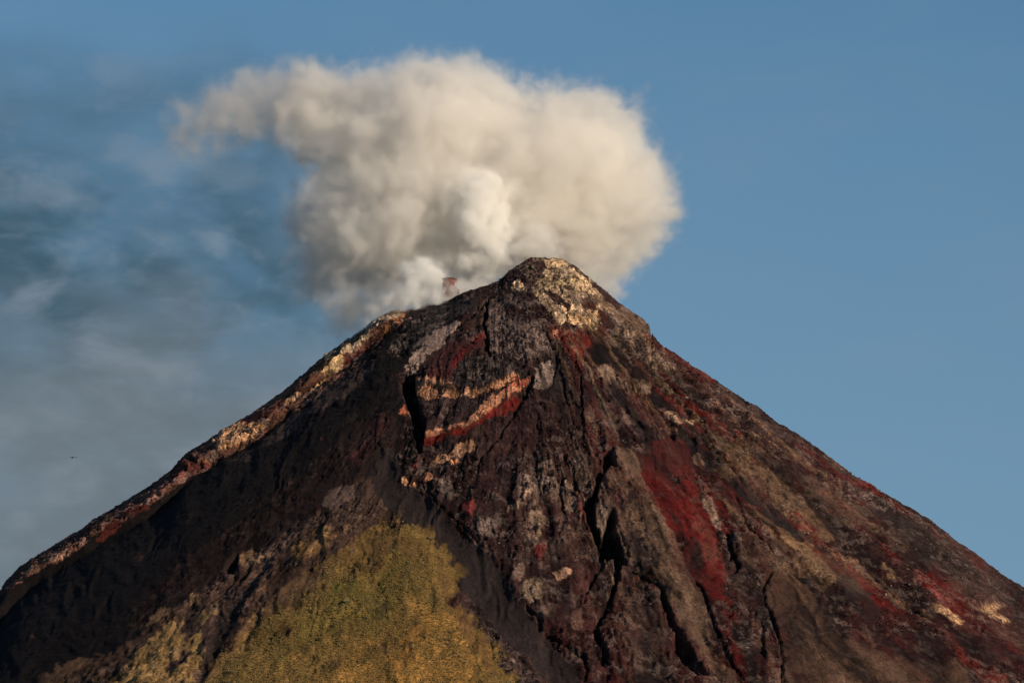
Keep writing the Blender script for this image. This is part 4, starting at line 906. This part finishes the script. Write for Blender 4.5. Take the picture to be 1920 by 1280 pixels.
o = add('loose_rocks', me, mat_tint('block_rock', .7)); tag(o, kind='stuff', label='loose angular blocks scattered over the rocky slopes')
me, _ = scatter('grass', 60000, area * vis * sstep(.35, .8, grass), (0.75, 0.5), [(.24, .155, .046), (.22, .145, .042), (.27, .165, .050), (.18, .13, .036), (.25, .155, .050)], .6, 6)
o = add('grass', me, mat_tint('tussock', .95)); tag(o, kind='stuff', label='yellow green grass tussocks covering the spur low on the slope')

me, _ = scatter('shrubs', 450, area * vis * sstep(.7, .95, grass) * sstep(0.0, .3, fbm(px / 60 + 8, py / 60, pz / 60, 3)), (1.3, 0.5), [(.08, .07, .025), (.10, .08, .03), (.06, .045, .022)], 1.2, 9)
o = add('shrubs', me, bpy.data.materials['tussock']); tag(o, kind='stuff', label='darker low shrubs dotted through the grass of the spur')

# ------------------------------------------------------------------ the bird
def bird():
    c = place(136, 857.5, CAM[1] + 830)
    mb = mat_plain('dark_feathers', (.012, .011, .012), (.03, .026, .024), 12)
    n = 12; V = []
    for (x_, r_) in [(-.30, .012), (-.27, .035), (-.2, .06), (-.1, .085), (0, .095), (.12, .075), (.22, .045), (.3, .03), (.42, .05), (.44, .01)]:
        for j in range(n):
            a = 2 * math.pi * j / n
            V.append((x_, r_ * math.cos(a), r_ * math.sin(a) * (.35 if x_ > .35 else 1)))
    me = mesh_from('bird', np.array(V), grid_faces(10, n, wrap=True)[:, ::-1])
    import bmesh
    bm = bmesh.new(); bm.from_mesh(me); bmesh.ops.holes_fill(bm, edges=[e for e in bm.edges if e.is_boundary]); bm.to_mesh(me); bm.free()
    b = add('bird', me, mb); b.location = c; b.rotation_euler = (R(8), R(-4), R(-62))
    for sgn in (-1, 1):
        sec = [(0.05, .0, .17, .02), (.22, .06, .19, .016), (.42, .03, .17, .012), (.58, -.06, .12, .008), (.70, -.14, .05, .004)]
        V = []
        for k, (yy, zz, ch, th) in enumerate(sec):
            xb_ = -.06 + .10 * k * .5
            for (dx, dz) in ((-ch * .5, 0), (0, th), (ch * .6, 0), (0, -th)):
                V.append((xb_ + dx, sgn * yy, zz + .03 + dz))
        me = mesh_from('wing', np.array(V), grid_faces(5, 4, wrap=True))
        bm = bmesh.new(); bm.from_mesh(me); bmesh.ops.holes_fill(bm, edges=[e for e in bm.edges if e.is_boundary]); bmesh.ops.recalc_face_normals(bm, faces=bm.faces); bm.to_mesh(me); bm.free()
        add('wing', me, mb, b)
    tag(b, label='small dark bird gliding in the cloudy sky left of the volcano', category='bird')
bird()
print('built', round(time.time() - T0, 1))
